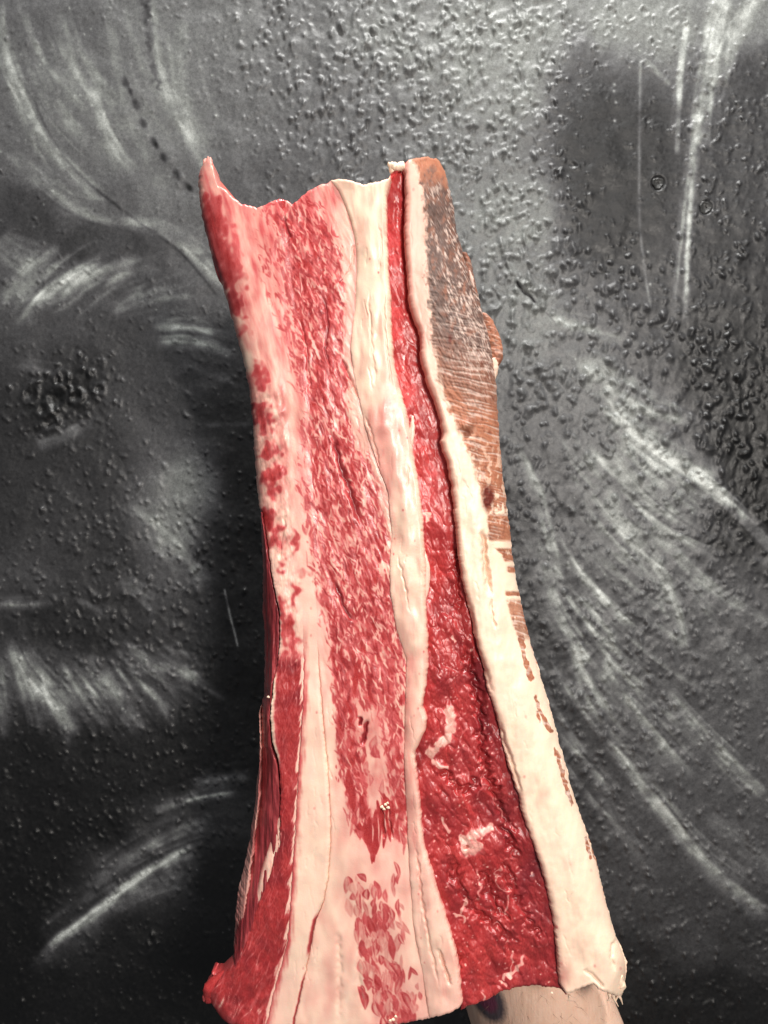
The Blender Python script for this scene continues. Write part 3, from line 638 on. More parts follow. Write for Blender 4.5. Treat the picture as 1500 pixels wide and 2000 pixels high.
# ---- depth (mm behind the face plane) shared by neighbours so that they meet
def face(px, py):
    d = .9 * fbm(px / 110, py / 170, 3, 80) + .16 * fbm(px / 26, py / 60, 2, 81)
    d = d + side_turn(np.maximum(px - Lsm(py), .5), 58, 10.) * sstep(1230, 1050, py)
    d = d + 2.5 * sstep(1500, 2000, py) * sstep(700, 480, px)
    return d

# ---- strips
beef = bpy.data.objects.new('beef_cut', None); COL.objects.link(beef)
beef.location = (0, 0, 0)
beef['label'] = 'raw beef slab with red lean, cream fat bands and dried brown rind, held upright'
beef['category'] = 'meat'

def p_edge(px, py, U, W):
    d = px - Lsil(py); up = sstep(1300, 1265, py)
    f = fbm((px + .35 * py) / 8., (py - .35 * px) / 60., 3, 90); g = fbm((px + .5 * py) / 13., (py - .5 * px) / 60., 3, 91); big = fbm(px / 40, py / 70, 2, 95)
    l, dk = marbling(px, py)
    upl = np.maximum(l, rosy(px, py))
    rd = lambda c, a, b, sd: 1 - np.abs(perlin((px + c * py) / a + .6 * perlin(px / 30, py / 40, sd + 1), (py - c * px) / b, sd)) * 2
    pale = .6 * sstep(.68, 1.05, rd(.62, 15., 130., 210) + .2 * g + .2 * f) * sstep(1760, 1860, py) * sstep(-.3, .5, fbm((px + .6 * py) / 26, (py - .6 * px) / 45, 2, 215)) + .5 * sstep(.78, 1., rd(.30, 11., 70., 212) + .15 * f) * (.4 + .6 * sstep(0, .5, big)) + .25 * sstep(.2, .7, g) * sstep(1880, 1960, py)
    lip = sstep(7 + 7 * sstep(1300, 1400, py) * sstep(1500, 1440, py), 2, px - A0r(py)) * sstep(1290, 1340, py) * sstep(1510, 1470, py)
    rt = sstep(1, 8, Ar(py) - px + 6 * f + 3 * g)
    low = np.clip((.95 - pale) * rt * (1 - lip), 0, 1)
    lean = up * upl + (1 - up) * low
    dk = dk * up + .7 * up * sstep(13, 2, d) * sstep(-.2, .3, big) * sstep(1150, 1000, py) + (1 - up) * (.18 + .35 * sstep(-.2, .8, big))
    m = blob(px, py, 483, 705, 12, 24, -.1, 4)
    lav = .3 * blob(px, py, 535, 800, 22, 40)
    return pack(px, lean * (1 - m), .30 + .4 * m + .3 * g + .5 * lip, .25 * m, np.maximum(dk, 0), scuff=.9 * m)
def d_edge(px, py, U, W):
    d = face(px, py) + side_turn(np.maximum(px - Lsm(py), .5), 30, 9) * sstep(1850, 1900, py)
    d = d + sstep(0, 14, Ar.s(py) - px) * .3 * fbm(px / 14, py / 34, 3, 98) * sstep(700, 800, py) + sstep(0, 14, Ar.s(py) - px) * .6 * fbm((px + .6 * py) / 22., (py - .5 * px) / 50., 2, 91) * (sstep(700, 780, py) * sstep(1150, 1000, py) + sstep(1800, 1900, py))
    return d
ELeft = lambda y: Lsil(y) * (1 - sstep(985, 1010, y) * sstep(1895, 1880, y)) + A0r(y) * sstep(985, 1010, y) * sstep(1895, 1880, y)
strap('edge_muscle', ELeft, Ar, d_edge, p_edge, M_LEAN, beef, el=(3.2, lambda y: 2.5 - .9 * sstep(1000, 1100, y) * sstep(1890, 1850, y)), er=(.8, lambda y: .25 * sstep(1250, 1320, y)), shape='l', back=20, step=1.4)

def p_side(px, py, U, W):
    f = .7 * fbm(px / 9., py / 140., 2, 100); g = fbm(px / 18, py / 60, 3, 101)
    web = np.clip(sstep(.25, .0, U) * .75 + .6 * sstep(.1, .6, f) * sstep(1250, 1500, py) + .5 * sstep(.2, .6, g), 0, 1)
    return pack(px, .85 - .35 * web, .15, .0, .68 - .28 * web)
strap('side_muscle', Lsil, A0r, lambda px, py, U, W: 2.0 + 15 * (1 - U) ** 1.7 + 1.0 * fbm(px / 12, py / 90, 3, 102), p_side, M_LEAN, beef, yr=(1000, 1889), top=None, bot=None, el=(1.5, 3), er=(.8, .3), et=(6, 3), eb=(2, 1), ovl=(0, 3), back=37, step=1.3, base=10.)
# thin silvery membrane hanging on the far left, and the yellow fat strip on the side muscle
MemR = curve([(1380,506),(1420,508),(1470,511),(1560,508),(1650,497),(1720,488),(1800,478),(1850,474),(1888,464)], 9, 2, 31)
def p_mem(px, py, U, W):
    f = fbm(px / 7., py / 120., 3, 104)
    return pack(px, .38 + .25 * f, .3, .25, .42 + .25 * f, tone=.9, scuff=.55)
strap('membrane', lambda y: Lsil(y) - 2, MemR, lambda px, py, U, W: 6.5 + 11 * (1 - U) ** 1.4 + 1.2 * np.abs(perlin(px / 9., py / 160., 105)), p_mem, M_LEAN, beef, yr=(1385, 1888), top=None, bot=None, el=(1, 2), er=(1.4, 2.0), et=(16, 6), eb=(2, 3), back=24, step=1.2, base=10.)
FsL = curve([(1590,541),(1650,523),(1700,508),(1750,497),(1800,490),(1828,490)], 7, .8, 33)
FsR = curve([(1590,549),(1640,551),(1662,543),(1700,531),(1750,519),(1790,509),(1828,493)], 7, 1.4, 35)
strap('fat_strip', FsL, FsR, lambda px, py, U, W: 2.0 + 3 * (1 - U) ** 2 + .3 * fbm(px / 14, py / 40, 2, 106), lambda px, py, U, W: pack(px, .12 + .4 * sstep(.4, .0, U) + .2 * fbm(px / 8, py / 30, 2, 108), .55 + .3 * fbm(px / 10, py / 30, 2, 107), 0, .2, stain=.35 * sstep(.35, .05, U) * sstep(1600, 1650, py)), M_FAT, beef, yr=(1592, 1828), top=None, bot=None, el=(1, 2), er=(1, 1), et=(2, 2), eb=(2, 2), back=20, step=1.2, base=4.)

def p_b(px, py, U, W):
    l, dk = marbling(px, py); f = fbm(px / 9., py / 50., 3, 110); g = fbm((px + .6 * py) / 14., (py - .5 * px) / 40., 3, 111)
    edge_red = .55 * sstep(14, 0, px - Ar(py) + 5 * f) * sstep(1200, 1290, py)
    pinkish = rosy(px, py)
    crack = .9 * sstep(9, 2, Br(py) - px) * sstep(1780, 1800, py) * sstep(1875, 1850, py) + .8 * sstep(5, 1, Br(py) - px) * sstep(1900, 1920, py)
    return pack(px, np.clip(np.maximum.reduce([l * .9, edge_red, pinkish, crack, .6 * specks(px, py)]), 0, 1), cream_field(px, py), 0, dk + .4 * crack)
strap('fat_seam', Ar, Br, lambda px, py, U, W: face(px, py) - .8 * sstep(1250, 1450, py), p_b, M_FAT, beef, el=(.8, lambda y: .3 * sstep(1250, 1320, y)), er=(2.2, lambda y: 1.6 * sstep(1240, 1400, y)), back=36.5)

def p_c(px, py, U, W):
    l, dk = marbling(px, py)
    pale = np.clip(sstep(1, 34, Cr(py) - px + 10 * perlin(px / 14, py / 40, 115)), 0, 1)
    pale = pale + (1 - pale) * sstep(960, 1080, py)
    pink = .10 + .14 * fbm(px / 30, py / 70, 2, 116) + .12 * sstep(1000, 600, py)
    rim = .6 * sstep(7, 0, Cr(py) - px) * sstep(740, 700, py) * sstep(400, 430, py) * .6
    return pack(px, np.clip(np.maximum(l * (.25 + .75 * pale), np.maximum(np.maximum(pink, rosy(px, py)), rim)), 0, 1), cream_field(px, py) - .25 * sstep(640, 700, px) * sstep(800, 700, py) * sstep(360, 420, py), 0, dk)
def d_c(px, py, U, W):
    l, dk = marbling(px, py); q = shear(px, py)
    return face(px, py) + .10 * l * sstep(0, 10, px - Br.s(py)) * sstep(1900, 1300, py) + .22 * fbm(q / 15., py / 44., 2, 117) * sstep(1450, 1250, py) * sstep(0, 14, px - Br.s(py)) + .3 * sstep(0, 14, px - Br.s(py))
strap('marbled_muscle', Br, Cr, d_c, p_c, M_FAT, beef, el=(1.0, lambda y: 1.2 * sstep(1240, 1330, y)), er=(3, lambda y: .25 + .3 * sstep(1200, 1300, y)), step=1.35, ovl=(0, 2), back=38)

def p_d(px, py, U, W):
    f = fbm(px / 8., py / 60., 3, 120); e = Cr(py)
    pink = .08 + .5 * specks(px, py, 22, 233) + .10 * sstep(.1, .7, fbm((px - .1 * py) / 14, py / 70, 3, 125)) + .22 * blob(px, py, 745, 880, 30, 130, 0, 3) + .10 * fbm(px / 30, py / 60, 2, 121)
    vein = .35 * sstep(.55, .9, perlin(px / 9 + .02 * py, py / 60., 122)) * sstep(1000, 700, py) * 0
    tip = .35 * sstep(5, 0, Dr(py) - px) 
    brn = .55 * sstep(9, 1, px - e) * sstep(370, 390, py) * sstep(560, 480, py)
    return pack(px, np.clip(np.maximum(pink, tip) + vein + .4 * sstep(1240, 1300, py) * sstep(1700, 1600, py) * sstep(25, 5, px - e) * .5, 0, 1), cream_field(px, py) + .25 * sstep(1000, 600, py) + .06, .5 * brn, .0)
def d_d(px, py, U, W):
    return face(px, py) - .5 - 1.0 * sstep(0, 40, px - Cr.s(py)) - .9 * np.sin(np.clip(U, 0, 1) * math.pi) + .45 * fbm((px - .05 * py) / 24., py / 110., 1, 123) + .45 * fbm(px / 32, py / 60, 2, 124)
strap('fat_seam', Cr, Dr, d_d, p_d, M_FAT, beef, el=(2.2, lambda y: .35 + 1.3 * sstep(760, 500, y) + .5 * sstep(950, 1050, y)), er=(2.8, 5.0), back=39)

# ---- deep lean between the fat bands
FLK = [(rng.uniform(770, 1090), rng.uniform(380, 1930)) for _ in range(2300)]
def p_e(px, py, U, W):
    q = px - .42 * py
    l = np.ones(px.shape) * .98
    for i, (x, y) in enumerate(FLK):
        if not (Dr(y) + 4 < x < Er(y) - 3): continue
        if y < 1050 and i % 2: continue
        r = rng.uniform(.9, 2.3); sel = np.nonzero((np.abs(px - x) < 14) & (np.abs(py - y) < 14))
        if len(sel[0]): l[sel] -= rng.uniform(.25, .8) * blob(px[sel], py[sel], x, y, r, r * rng.uniform(1.0, 2.0), rng.normal(.45, .5), 3)
    for p, w, a in (([(866,1372),(880,1398),(874,1436),(846,1462),(838,1486)], 11, 1.), ([(842,1480),(858,1494),(880,1496)], 5.5, 1.), ([(862,1592),(870,1612),(882,1622)], 4, .9), ([(892,1640),(915,1632),(945,1618),(965,1610)], 9, .9),
                    ([(898,1650),(920,1655),(940,1640)], 16, .9), ([(930,1690),(936,1725),(934,1752)], 2.4, .7), ([(985,1690),(968,1704),(974,1730),(1002,1742)], 2.2, .7), ([(990,1745),(988,1775),(990,1790)], 2.5, .8),
                    ([(906,1750),(908,1772),(898,1786)], 4, .9), ([(884,1780),(898,1788),(910,1796)], 3.2, .9), ([(1024,1858),(1014,1884),(1000,1896),(978,1910)], 4.2, .9), ([(998,1850),(1000,1880),(992,1910)], 2.4, .7), ([(978,1910),(986,1922)], 3, .8),
                    ([(882,1240),(893,1258)], 4.5, .9), ([(832,998),(838,1020)], 7, .95), ([(862,985),(868,1010)], 2.4, .7), ([(835,1100),(836,1140)], 3, .0), ([(960,1560),(975,1580),(985,1600)], 2.4, .6), ([(940,1930),(943,1952)], 3, .8),
                    ([(800,800),(806,870),(808,960)], 4, .5), ([(910,1420),(900,1450),(925,1470)], 2, .5), ([(930,1560),(940,1530),(950,1500)], 2, .5), ([(880,1530),(905,1500)], 2.2, .5)):
        l -= .85 * a * sstep(.08, .95, stroke(px, py, p, w, fade=(.1, .1), power=3, n=4, wob=6) * (1 + .25 * fbm(px / 6, py / 8, 2, 133)))
    f = fbm(q / 10., py / 40., 3, 130); big = fbm(px / 50, py / 90, 2, 131)
    pale = .30 * sstep(.2, .8, f + .4 * big) * sstep(1080, 900, py) + .22 * blob(px, py, 845, 960, 30, 70)
    l -= pale
    dk = np.clip(.04 + .3 * sstep(-.3, .6, big) * sstep(900, 1200, py) + .35 * sstep(.45, .95, U) * sstep(1150, 1300, py) - .3 * sstep(1150, 900, py), 0, 1)
    return pack(px, l, .08, 0, dk)
def d_e(px, py, U, W):
    q = px - .42 * py
    f1, f2, i = worley(q / 22. + .3 * perlin(px / 15, py / 20, 140), py / 58. + .5 * perlin(px / 30, py / 40, 141), 142)
    g1, g2, j = worley(px / 10. + .4 * perlin(px / 14, py / 14, 147), py / 13. + .4 * perlin(px / 14, py / 14, 148), 143)
    k = .55 + .45 * sstep(1000, 1250, py)
    d = 5.2 - 2.0 * sstep(1050, 1400, py) - .5 * sstep(1500, 1800, py) + 1.4 * sstep(.5, .95, U) * sstep(1100, 900, py) + k * (.6 * f1 * f1 + .28 * (1 - sstep(.0, .4, f2 - f1))) * (.5 + .7 * sstep(-.3, .5, fbm(px / 50, py / 70, 2, 146))) + .42 * k * (g1 * g1 - .3) + .18 * fbm(q / 12., py / 30., 2, 145)
    d = d + 1.6 * fbm(px / 55, py / 80, 2, 144)
    for p, w, a in (([(900,1230),(935,1370),(940,1440),(948,1500),(985,1600),(1010,1700)], 6, 2.2), ([(870,1660),(915,1760),(960,1800),(1020,1840)], 6, 1.6), ([(940,1690),(965,1760),(1000,1800)], 6, 1.6), ([(985,1670),(1010,1760),(1060,1830)], 5, 1.2),
                    ([(860,1500),(905,1540),(945,1510)], 5, 1.2), ([(840,1820),(880,1850),(900,1900)], 5, 1.0), ([(890,1060),(895,1200)], 5, 1.5)):
        d = d + 1.5 * a * stroke(px, py, p, w * 1.3, fade=(.15, .15), n=4, wob=12)
    for p, w, a in (([(866,1372),(880,1398),(874,1436),(846,1462),(838,1486)], 11, .5), ([(898,1650),(920,1655),(940,1640)], 16, .3), ([(842,1480),(858,1494),(880,1496)], 5.5, .6)):
        d = d - a * stroke(px, py, p, w, fade=(.1, .1), n=4, wob=6)
    d = d + 3.2 * blob(px, py, 910, 1652, 4.5, 3, -.5, 4)
    return d
strap('lean_muscle', Dr, Er, d_e, p_e, M_LEAN, beef, el=(1, .2), er=(1, .2), ovl=(7, 8), back=38.5, step=1.45, base=5.)

# ---- fat cap and dried rind
RW = lambda y: Rsil(y) - Er(y)
def cap_turn(px, py):                  # the outer shoulder rolls away towards the rind
    r = np.interp(py, [300, 500, 800, 1000, 1300, 1700, 1950], [85, 105, 110, 85, 70, 62, 50]); dr = np.interp(py, [300, 800, 1300, 1950], [20, 20, 19, 15])
    return side_turn(np.maximum(Rsm(py) - px, .5), r, dr)
def d_cap(px, py):
    return -1.3 - .1 * sstep(900, 400, py) + cap_turn(px, py) + .7 * fbm(px / 45, py / 120, 3, 150) + .10 * fbm(px / 14, py / 26, 2, 151)
def rindness(px, py):
    n = fbm(px / 10., py / 16., 3, 152)
    top = sstep(-5, 7, px - Fr(py) + 6 * n) * sstep(1015, 975, py + 34 * n) * (1 - .55 * sstep(.0, .5, n) * sstep(800, 950, py))
    bars = np.maximum.reduce([sstep(1002, 1008, py) * sstep(1062, 1052, py), sstep(1068, 1074, py) * sstep(1100, 1094, py), sstep(1104, 1108, py) * sstep(1122, 1116, py), sstep(1152, 1158, py) * sstep(1166, 1163, py), .9 * sstep(1168, 1176, py)]) * sstep(1260, 1235, py) * sstep(-2, 4, px - Fr(py) - 5 - 18 * sstep(1060, 1090, py) * sstep(1130, 1120, py)) * sstep(-.9, -.2, n + .2)
    streaks = 0 * px
    for p, w in (([(1016,1235),(1026,1290),(1040,1335)], 6), ([(1044,1352),(1054,1385),(1066,1412),(1082,1436)], 4.5), ([(1048,1388),(1055,1415)], 2.4), ([(1082,1455),(1096,1500),(1110,1550),(1122,1580)], 4.5), ([(1142,1632),(1150,1660),(1158,1682)], 3.6), ([(1016,1180),(1034,1240),(1055,1300),(1072,1360),(1095,1430)], 3.6), ([(1126,1560),(1150,1630),(1180,1730),(1200,1800)], 2.6)):
        streaks = np.maximum(streaks, stroke(px, py, p, w, fade=(.12, .12), power=4, n=4, wob=4))
    return np.clip(np.maximum.reduce([top, bars, sstep(.35, .65, streaks + .35 * fbm(px / 5., py / 26., 2, 159))]), 0, 1)
def p_cap(px, py, U, W):
    r = rindness(px, py); n = fbm(px / 12., py / 20., 3, 153); big = fbm(px / 60, py / 100, 2, 154)
    ln = perlin((px + .0 * py) / 60., (py - .22 * (px - 870)) / 5.2 + .5 * perlin(px / 30, py / 40, 155), 156)          # net imprint: fine cross ridges
    diag = perlin((px - .45 * py) / 4.2, (py + .5 * px) / 20., 157)
    grey = sstep(335, 385, py + 10 * n) * sstep(800, 640, py + 25 * n - .5 * (px - 900)) * np.clip(1.0 + .5 * n, 0, 1)
    bloom = sstep(-.1, .6, fbm((px - .3 * py) / 16, py / 40, 3, 163) + .012 * (px - Fr(py) - 30)); fin = perlin((px - .5 * py) / 2.6, (py + .5 * px) / 11., 164)
    scuff = np.clip(grey * (bloom * (.55 * sstep(-.1, .6, diag + .5 * n) + .45 * sstep(.0, .6, fin)) + .35 * sstep(.1, .6, ln) * sstep(500, 650, py) + .12 * sstep(0, .6, fin)) + (1 - grey) * (.62 * sstep(.05, .55, ln + .2 * n) * sstep(620, 740, py)) + .45 * sstep(1180, 1280, py) * sstep(-.1, .5, n) , 0, .85)
    st = np.maximum.reduce([np.clip(1.3 * blob(px, py, 953, 972, 12, 27, .0, 4) * (.9 + .3 * n), 0, 1), .8 * blob(px, py, 879, 662, 4, 9, 0, 4), .5 * blob(px, py, 912, 846, 8, 9, 0, 3), .35 * blob(px, py, 896, 838, 14, 8, .4), .32 * sstep(.25, .7, fbm(px / 9, py / 14, 3, 165)) * sstep(640, 720, py) * r])
    sp = np.maximum.reduce([.35 * blob(px, py, 1068, 1552, 9, 7), .35 * blob(px, py, 1168, 1785, 9, 8), .2 * blob(px, py, 1110, 1690, 14, 12), .2 * blob(px, py, 1000, 1300, 8, 10)])
    yel = .25 * stroke(px, py, [(946,1060),(950,1110),(957,1160)], 8)
    pinks = .4 * specks(px, py, 30, 236) + .16 * sstep(16, 0, px - Er(py)) + .08 * sstep(.2, .8, big) + .25 * blob(px, py, 1105, 1900, 14, 26) + .16 * sstep(1000, 600, py)
    return pack(px, np.clip(pinks, 0, 1) * (1 - r), .9 + .2 * big - .35 * sstep(900, 400, py), np.maximum(r, np.maximum(sp, yel)), .1, tone=np.where(r > .3, np.clip(grey * .95 + .3 * sstep(.1, .6, big) * (1 - grey) + .4 * sstep(.1, .5, n) * (1 - grey) * sstep(760, 700, py), 0, 1), .15), scuff=np.where(r > .3, scuff, .5), stain=st)
def d_rind(px, py, U, W):
    r = rindness(px, py)
    ln = perlin(px / 60., (py - .22 * (px - 870)) / 5.2 + .5 * perlin(px / 30, py / 40, 155), 156)
    nod = 1.8 * blob(px, py, 912, 830, 10, 9, 0, 3) - 1.2 * blob(px, py, 914, 848, 8, 6)
    return d_cap(px, py) + r * (.30 + .28 * ln * sstep(420, 620, py) + .35 * fbm((px - .45 * py) / 5., (py + .5 * px) / 24., 2, 158)) - nod
strap('fat_cap', Er, Rsil, d_rind, p_cap, M_RIND, beef, el=(3.0, lambda y: 4.0 - 1.4 * sstep(1000, 1300, y)), er=(.6, .5), et=(2.2, 2.4), eb=(2.6, 2.6), shape='r', back=37.6, step=1.25)

# ---- small loose pieces that belong to the slab
def lump(name, pts, radii, ymm, mat, tis, seed=0, flat=1.0, segs=10, rough=.25, wear=(0, 0, 0)):
    """irregular tapered piece along a curve (points in reference units), depth ymm per point"""
    c = spline([(x, y) for x, y in pts], 7); n = len(c)
    T = np.linspace(0, 1, n); R = np.interp(T, np.linspace(0, 1, len(radii)), radii)
    ym = np.interp(T, np.linspace(0, 1, len(ymm)), ymm) if hasattr(ymm, '__len__') else np.full(n, ymm)
    v = []; f = []
    for i in range(n):
        d = c[min(i + 1, n - 1)] - c[max(i - 1, 0)]; d = d / (np.hypot(*d) + 1e-9); nr = np.array([-d[1], d[0]])
        for k in range(segs):
            a = 6.28318 * k / segs; w = R[i] * (1 + rough * float(perlin(np.array([i * .55 + seed]), np.array([k * .9 + seed * .3]), seed)[0]) * 1.6)
            p = c[i] + nr * w * math.cos(a)
            x, y, z = to_world(p[0], p[1], ym[i] + w * math.sin(a) * S * 1000 * flat, ym[i]); v.append((x, y, z))
    for i in range(n - 1):
        for k in range(segs): f.append((i * segs + k, i * segs + (k + 1) % segs, (i + 1) * segs + (k + 1) % segs, (i + 1) * segs + k))
    f.append(tuple(range(segs))[::-1]); f.append(tuple((n - 1) * segs + k for k in range(segs)))
    m = len(v)
    t = np.tile(np.array(tis, np.float32), (m, 1)); w = np.tile(np.array([*wear, 1], np.float32), (m, 1))
    return mesh_obj(name, v, f, mat, beef, attrs={'tissue': t, 'wear': w})
# torn fat threads at the lower outer corner
for pts, r in (([(1196,1938),(1200,1952),(1208,1966)], (5, 2.5, .7)), ([(1202,1936),(1212,1950),(1216,1962)], (5, 2.2, .6)), ([(1190,1940),(1190,1950),(1186,1955)], (4, 2, .6)), ([(1208,1930),(1206,1946),(1201,1958)], (5, 2, .7)), ([(1205,1905),(1212,1925),(1210,1942)], (11, 9, 3)), ([(1112,1944),(1111,1950),(1112,1957)], (3, 1.2, .4))):
    lump('fat_thread', pts, r, 8., M_FAT, (.02, 1, 0, 0), seed=len(pts) + int(r[0]))
# ragged tip at the upper inner corner
for pts, r in (([(406,372),(404,345),(406,322)], (12, 11, 8)), ([(409,330),(411,318),(410,308)], (7, 5, 2.5)), ([(403,328),(400,316),(403,310)], (6, 4, 2)), ([(412,345),(417,332),(415,322)], (6, 4, 1.5)), ([(406,326),(407,314),(406,306)], (4, 3, 1.5))):
    lump('torn_tip', pts, r, 9., M_FAT, (.30, .35, .08, .1), seed=int(r[0]), rough=.14)
# torn knob of lean at the lower inner corner
for pts, r, ti in (([(470,1905),(440,1912),(414,1932),(408,1955)], (12, 17, 18, 9), .95), ([(412,1935),(402,1946),(400,1956)], (9, 7, 3), .7)):
    lump('torn_end', pts, r, 9.5, M_LEAN, (ti, .3, 0, .12), seed=int(r[0]) + 3, rough=.14)
# fat curl at the top of the seam next to the rind
lump('fat_curl', [(790,324),(775,326),(763,322),(758,318)], (8, 8, 6, 2), 2., M_FAT, (0, .95, 0, 0), seed=4)
lump('fat_curl', [(768,336),(764,330),(760,326)], (7, 5, 2), 3., M_FAT, (0, .95, 0, 0), seed=5)
# flaps of fat hanging over the lean
lump('fat_flap', [(806,812),(805,845),(800,880),(803,915)], (2, 6, 5, 1.5), 1.5, M_FAT, (.10, .5, 0, 0), seed=6, flat=.4)
lump('fat_flap', [(828,1075),(834,1110),(832,1150),(829,1172)], (2, 6, 6, 2), 1.5, M_FAT, (.10, .5, 0, 0), seed=7, flat=.4)
lump('fat_flap', [(832,1672),(841,1700),(850,1728)], (1, 3.5, 1), 2.6, M_FAT, (.05, .6, 0, 0), seed=8, flat=.5)
# crumbs of fat caught on the marbling
for x, y, r in ((746,1577,3.4), (753,1572,3.0), (758,1578,3.2), (750,1581,2.6), (757,1569,2.2), (768,1992,3.4), (773,1986,2.4), (762,1994,2.4), (1078,1940,2.2), (524,1362,2.4)):
    lump('fat_crumb', [(x - r, y), (x, y - 1), (x + r, y + 1)], (r * .5, r, r * .4), -.6 + .2 * r, M_FAT, (0, 1, 0, 0), seed=int(x) % 17, segs=7)
# dried flakes standing off the outside of the rind
def p_flake(tone):
    def p(px, py, U, W):
        n = fbm(px / 9., py / 9., 3, 160); ln = perlin(px / 40., (py - .3 * px) / 4.5, 161)
        return pack(px, .1, .4, 1, .2, tone=tone + .4 * n, scuff=.35 * sstep(.0, .6, ln + .3 * n), stain=.25 * sstep(.1, .6, -n))
    return p
for tn, l, r, y0, y1, yd in ((.6, [(492,900),(540,910),(592,930)], [(492,914),(505,921),(540,928),(570,934),(592,936)], 492, 592, 15.), (.15, [(610,938),(660,948),(737,962)], [(610,950),(622,963),(645,973),(665,981),(690,985),(705,982),(715,974),(737,970)], 610, 737, 17.)):
    strap('rind_flake', curve(l, 7), curve(r, 5, 1.2, 41), lambda px, py, U, W, yd=yd: yd - 3 * U * (1 - U) * 2 + .4 * fbm(px / 8, py / 8, 2, 162), p_flake(tn), M_RIND, beef, yr=(y0, y1), top=None, bot=None, el=(1, 1), er=(2.2, 2.6), et=(1.5, 1.5), eb=(1.5, 1.5), back=yd + 8, step=1.2, base=yd)
lump('rind_flake', [(962,700),(966,720),(964,742)], (8, 8, 3), 16., M_RIND, (0, .9, .5, 0), seed=13, flat=.7, wear=(.0, .7, 0))
lump('rind_flake', [(917,528),(921,545),(926,562)], (1, 4, 1), 8.5, M_RIND, (0, .6, 1, 0), seed=14, flat=.5, wear=(.1, .8, 0))

# ------------------------------------------------------------------ the arm that holds the slab
def skin_material():
    t = NT('skin')
    n1 = t.noise(180, 4); n2 = t.noise(900, 3)
    c = t.mix(t.maprange(n1, .3, .7), (.80, .51, .37), (.86, .59, .45))
    c = t.mix(t.maprange(n2, .4, .8, 0, .35), c, (.74, .47, .37))
    # round tattoo: a blue-black ring round a plum centre
    g = t.node('ShaderNodeNewGeometry'); sp = t.node('ShaderNodeSeparateXYZ'); t.link(g.outputs['Position'], sp.inputs[0])
    kx = 1 + .045 / D; cx = (955 - 750) * S * kx; cz = (1000 - 1979) * S * kx
    dx = t.math('DIVIDE', t.math('SUBTRACT', sp.outputs[0], cx)  , .0090); dz = t.math('DIVIDE', t.math('SUBTRACT', sp.outputs[2], cz), .0130)
    r = t.math('SQRT', t.math('ADD', t.math('MULTIPLY', dx, dx), t.math('MULTIPLY', dz, dz)))
    r = t.math('ADD', r, t.maprange(n2, 0, 1, -.12, .12))
    front = t.math('LESS_THAN', sp.outputs[1], .085)
    c = t.mix(t.math('MULTIPLY', t.maprange(r, 1.25, .85, 0, .92), front), c, (.022, .022, .045))
    c = t.mix(t.math('MULTIPLY', t.maprange(r, .68, .48, 0, .95), front), c, (.17, .035, .075))
    t.link(c, t.b.inputs['Base Color']); t.b.inputs['Roughness'].default_value = .5
    t.b.inputs['Subsurface Weight'].default_value = .15; t.b.inputs['Subsurface Radius'].default_value = (1, .4, .25); t.b.inputs['Subsurface Scale'].default_value = .003
    cr = t.noise(240, 4, (1.6, 1, .35)); t.link(t.bump(cr, .5, .0012, t.bump(n2, .3, .0006)), t.b.inputs['Normal'])
    return t.m
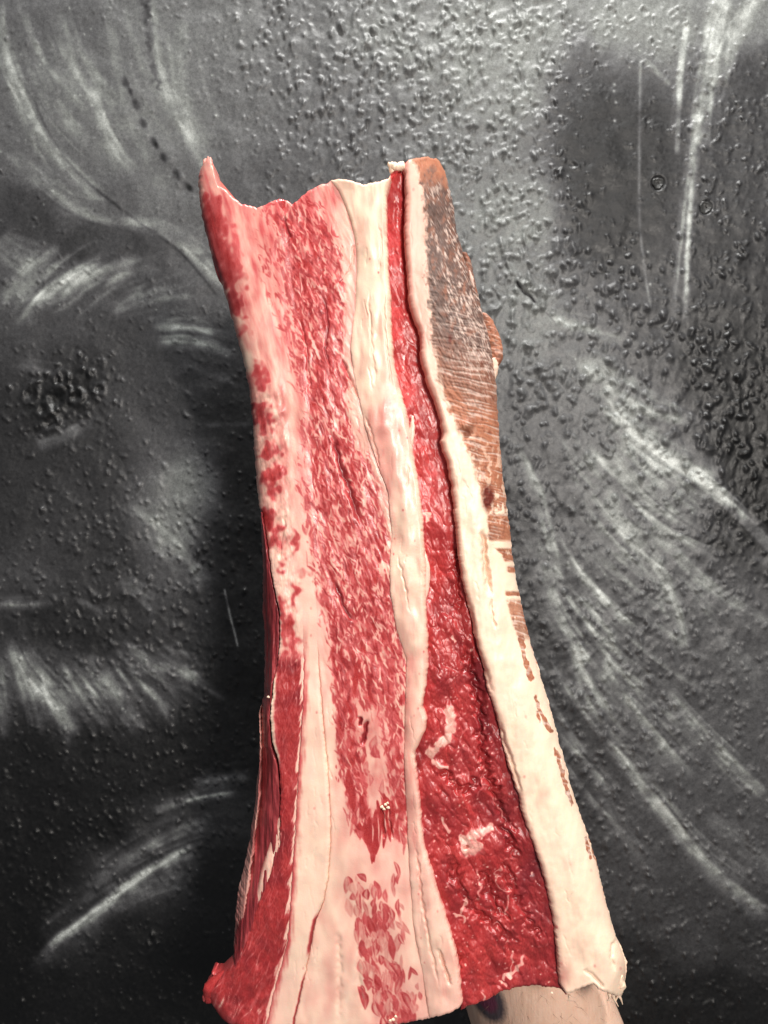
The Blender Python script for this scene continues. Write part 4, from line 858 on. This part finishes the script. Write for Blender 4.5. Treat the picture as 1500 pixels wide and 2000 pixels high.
def build_arm():
    # joints in metres; the palm lies against the back of the slab, the forearm leaves downwards
    BY = .0392
    P = {}; E = []; Rr = {}
    def j(k, x, y, z, rx, ry=None, to=None):
        P[k] = (x, y, z); Rr[k] = (rx, ry or rx)
        if to: E.append((to, k))
    def px(x, y): return (x - 750) * S * 1.14, (1000 - y) * S * 1.14
    ax, az = px(1330, 2900); j('elbow', ax, .120, az, .050, .050)
    ax, az = px(1200, 2400); j('fore0', ax, .102, az, .056, .047, 'elbow')
    ax, az = px(1110, 2130); j('fore1', ax, .091, az, .0575, .045, 'fore0')
    ax, az = px(1044, 1960); j('fore2', ax, .083, az, .0595, .041, 'fore1')
    ax, az = px(1010, 1790); j('fore3', ax, .074, az, .0400, .031, 'fore2')
    ax, az = px(950, 1660); j('wrist', ax, .066, az, .0285, .0215, 'fore3')
    ax, az = px(920, 1570); j('heel', ax, .059, az, .034, .0175, 'wrist')
    ax, az = px(892, 1450); j('palm', ax, .0565, az, .039, .0150, 'heel')
    ax, az = px(878, 1370); j('knuckles', ax, .0550, az, .0385, .0135, 'palm')
    j('upper_arm', P['elbow'][0] + .10, -.06, P['elbow'][2] - .16, .056, .056, 'elbow')
    fing = [('index', 792, 1330, [(768,1240),(752,1165),(748,1105)]), ('middle', 848, 1318, [(832,1215),(826,1130),(824,1062)]), ('ring', 900, 1322, [(892,1225),(888,1145),(886,1082)]), ('little', 948, 1345, [(948,1268),(946,1208),(944,1158)])]
    for nm, x, y, tips in fing:
        ax, az = px(x, y); j(nm, ax, .0530, az, .0105, .0105, 'knuckles')
        prev = nm; rr = (.0098, .0090, .0074) if nm != 'little' else (.0086, .0078, .0064)
        for q, (a, b) in enumerate(tips):
            cx, cz = px(a, b); j(nm + str(q), cx, BY + rr[q] + (.0045, .0030, .0006)[q], cz, rr[q], rr[q], prev); prev = nm + str(q)
    ax, az = px(830, 1530); j('thumb', ax, .0575, az, .0150, .0140, 'heel')
    for q, (a, b, r) in enumerate(((768,1470,.0120), (722,1405,.0105), (694,1345,.0082))):
        cx, cz = px(a, b); j('thumb' + str(q), cx, BY + r + (.006, .003, .0008)[q], cz, r, r, 'thumb' if q == 0 else 'thumb' + str(q - 1))
    keys = list(P); me = bpy.data.meshes.new('person')
    me.from_pydata([P[k] for k in keys], [(keys.index(a), keys.index(b)) for a, b in E], [])
    o = bpy.data.objects.new('person', me); COL.objects.link(o)
    sk = o.modifiers.new('skin', 'SKIN'); sk.use_smooth_shade = True; sk.branch_smoothing = .6
    lay = me.skin_vertices[0] if me.skin_vertices else None
    if lay is None:
        bpy.context.view_layer.objects.active = o; lay = o.data.skin_vertices[0]
    for i, k in enumerate(keys):
        lay.data[i].radius = Rr[k]; lay.data[i].use_root = (k == 'elbow')
    ss = o.modifiers.new('smooth', 'SUBSURF'); ss.levels = 2; ss.render_levels = 3
    me.materials.append(skin_material())
    o['label'] = 'bare forearm with a round dark tattoo, hand holding up the beef slab from behind'
    o['category'] = 'person'
    # short dark hairs on the forearm
    from mathutils import Vector
    bpy.context.view_layer.update()
    ev = o.evaluated_get(bpy.context.evaluated_depsgraph_get()); V = []; F = []
    org = Vector((0, -D, 0))
    for _ in range(260):
        a, b = rng.uniform(890, 1230), rng.uniform(1925, 2180)
        d = Vector(((a - 750) * S, D, (1000 - b) * S)).normalized()
        ok, p, nrm, _i = ev.ray_cast(org, d)
        if not ok: continue
        dirv = Vector((rng.normal(.5, .5), -.15, rng.normal(-.6, .4))).normalized(); side = dirv.cross(nrm).normalized() * .00005; L = rng.uniform(.003, .008); n0 = len(V)
        for k in range(4):
            t = k / 3; q = p + dirv * L * t + nrm * (.0009 * math.sin(t * 2.2) + .00005) ; w = side * (1.1 - t)
            V += [tuple(q - w), tuple(q + w)]
        for k in range(3): F.append((n0 + 2 * k, n0 + 2 * k + 1, n0 + 2 * k + 3, n0 + 2 * k + 2))
    t = NT('arm_hair'); t.b.inputs['Base Color'].default_value = (.16, .09, .05, 1)
    hr = mesh_obj('arm_hair', V, F, t.m, o, smooth=False); hr['kind'] = 'stuff'
    return o
build_arm()
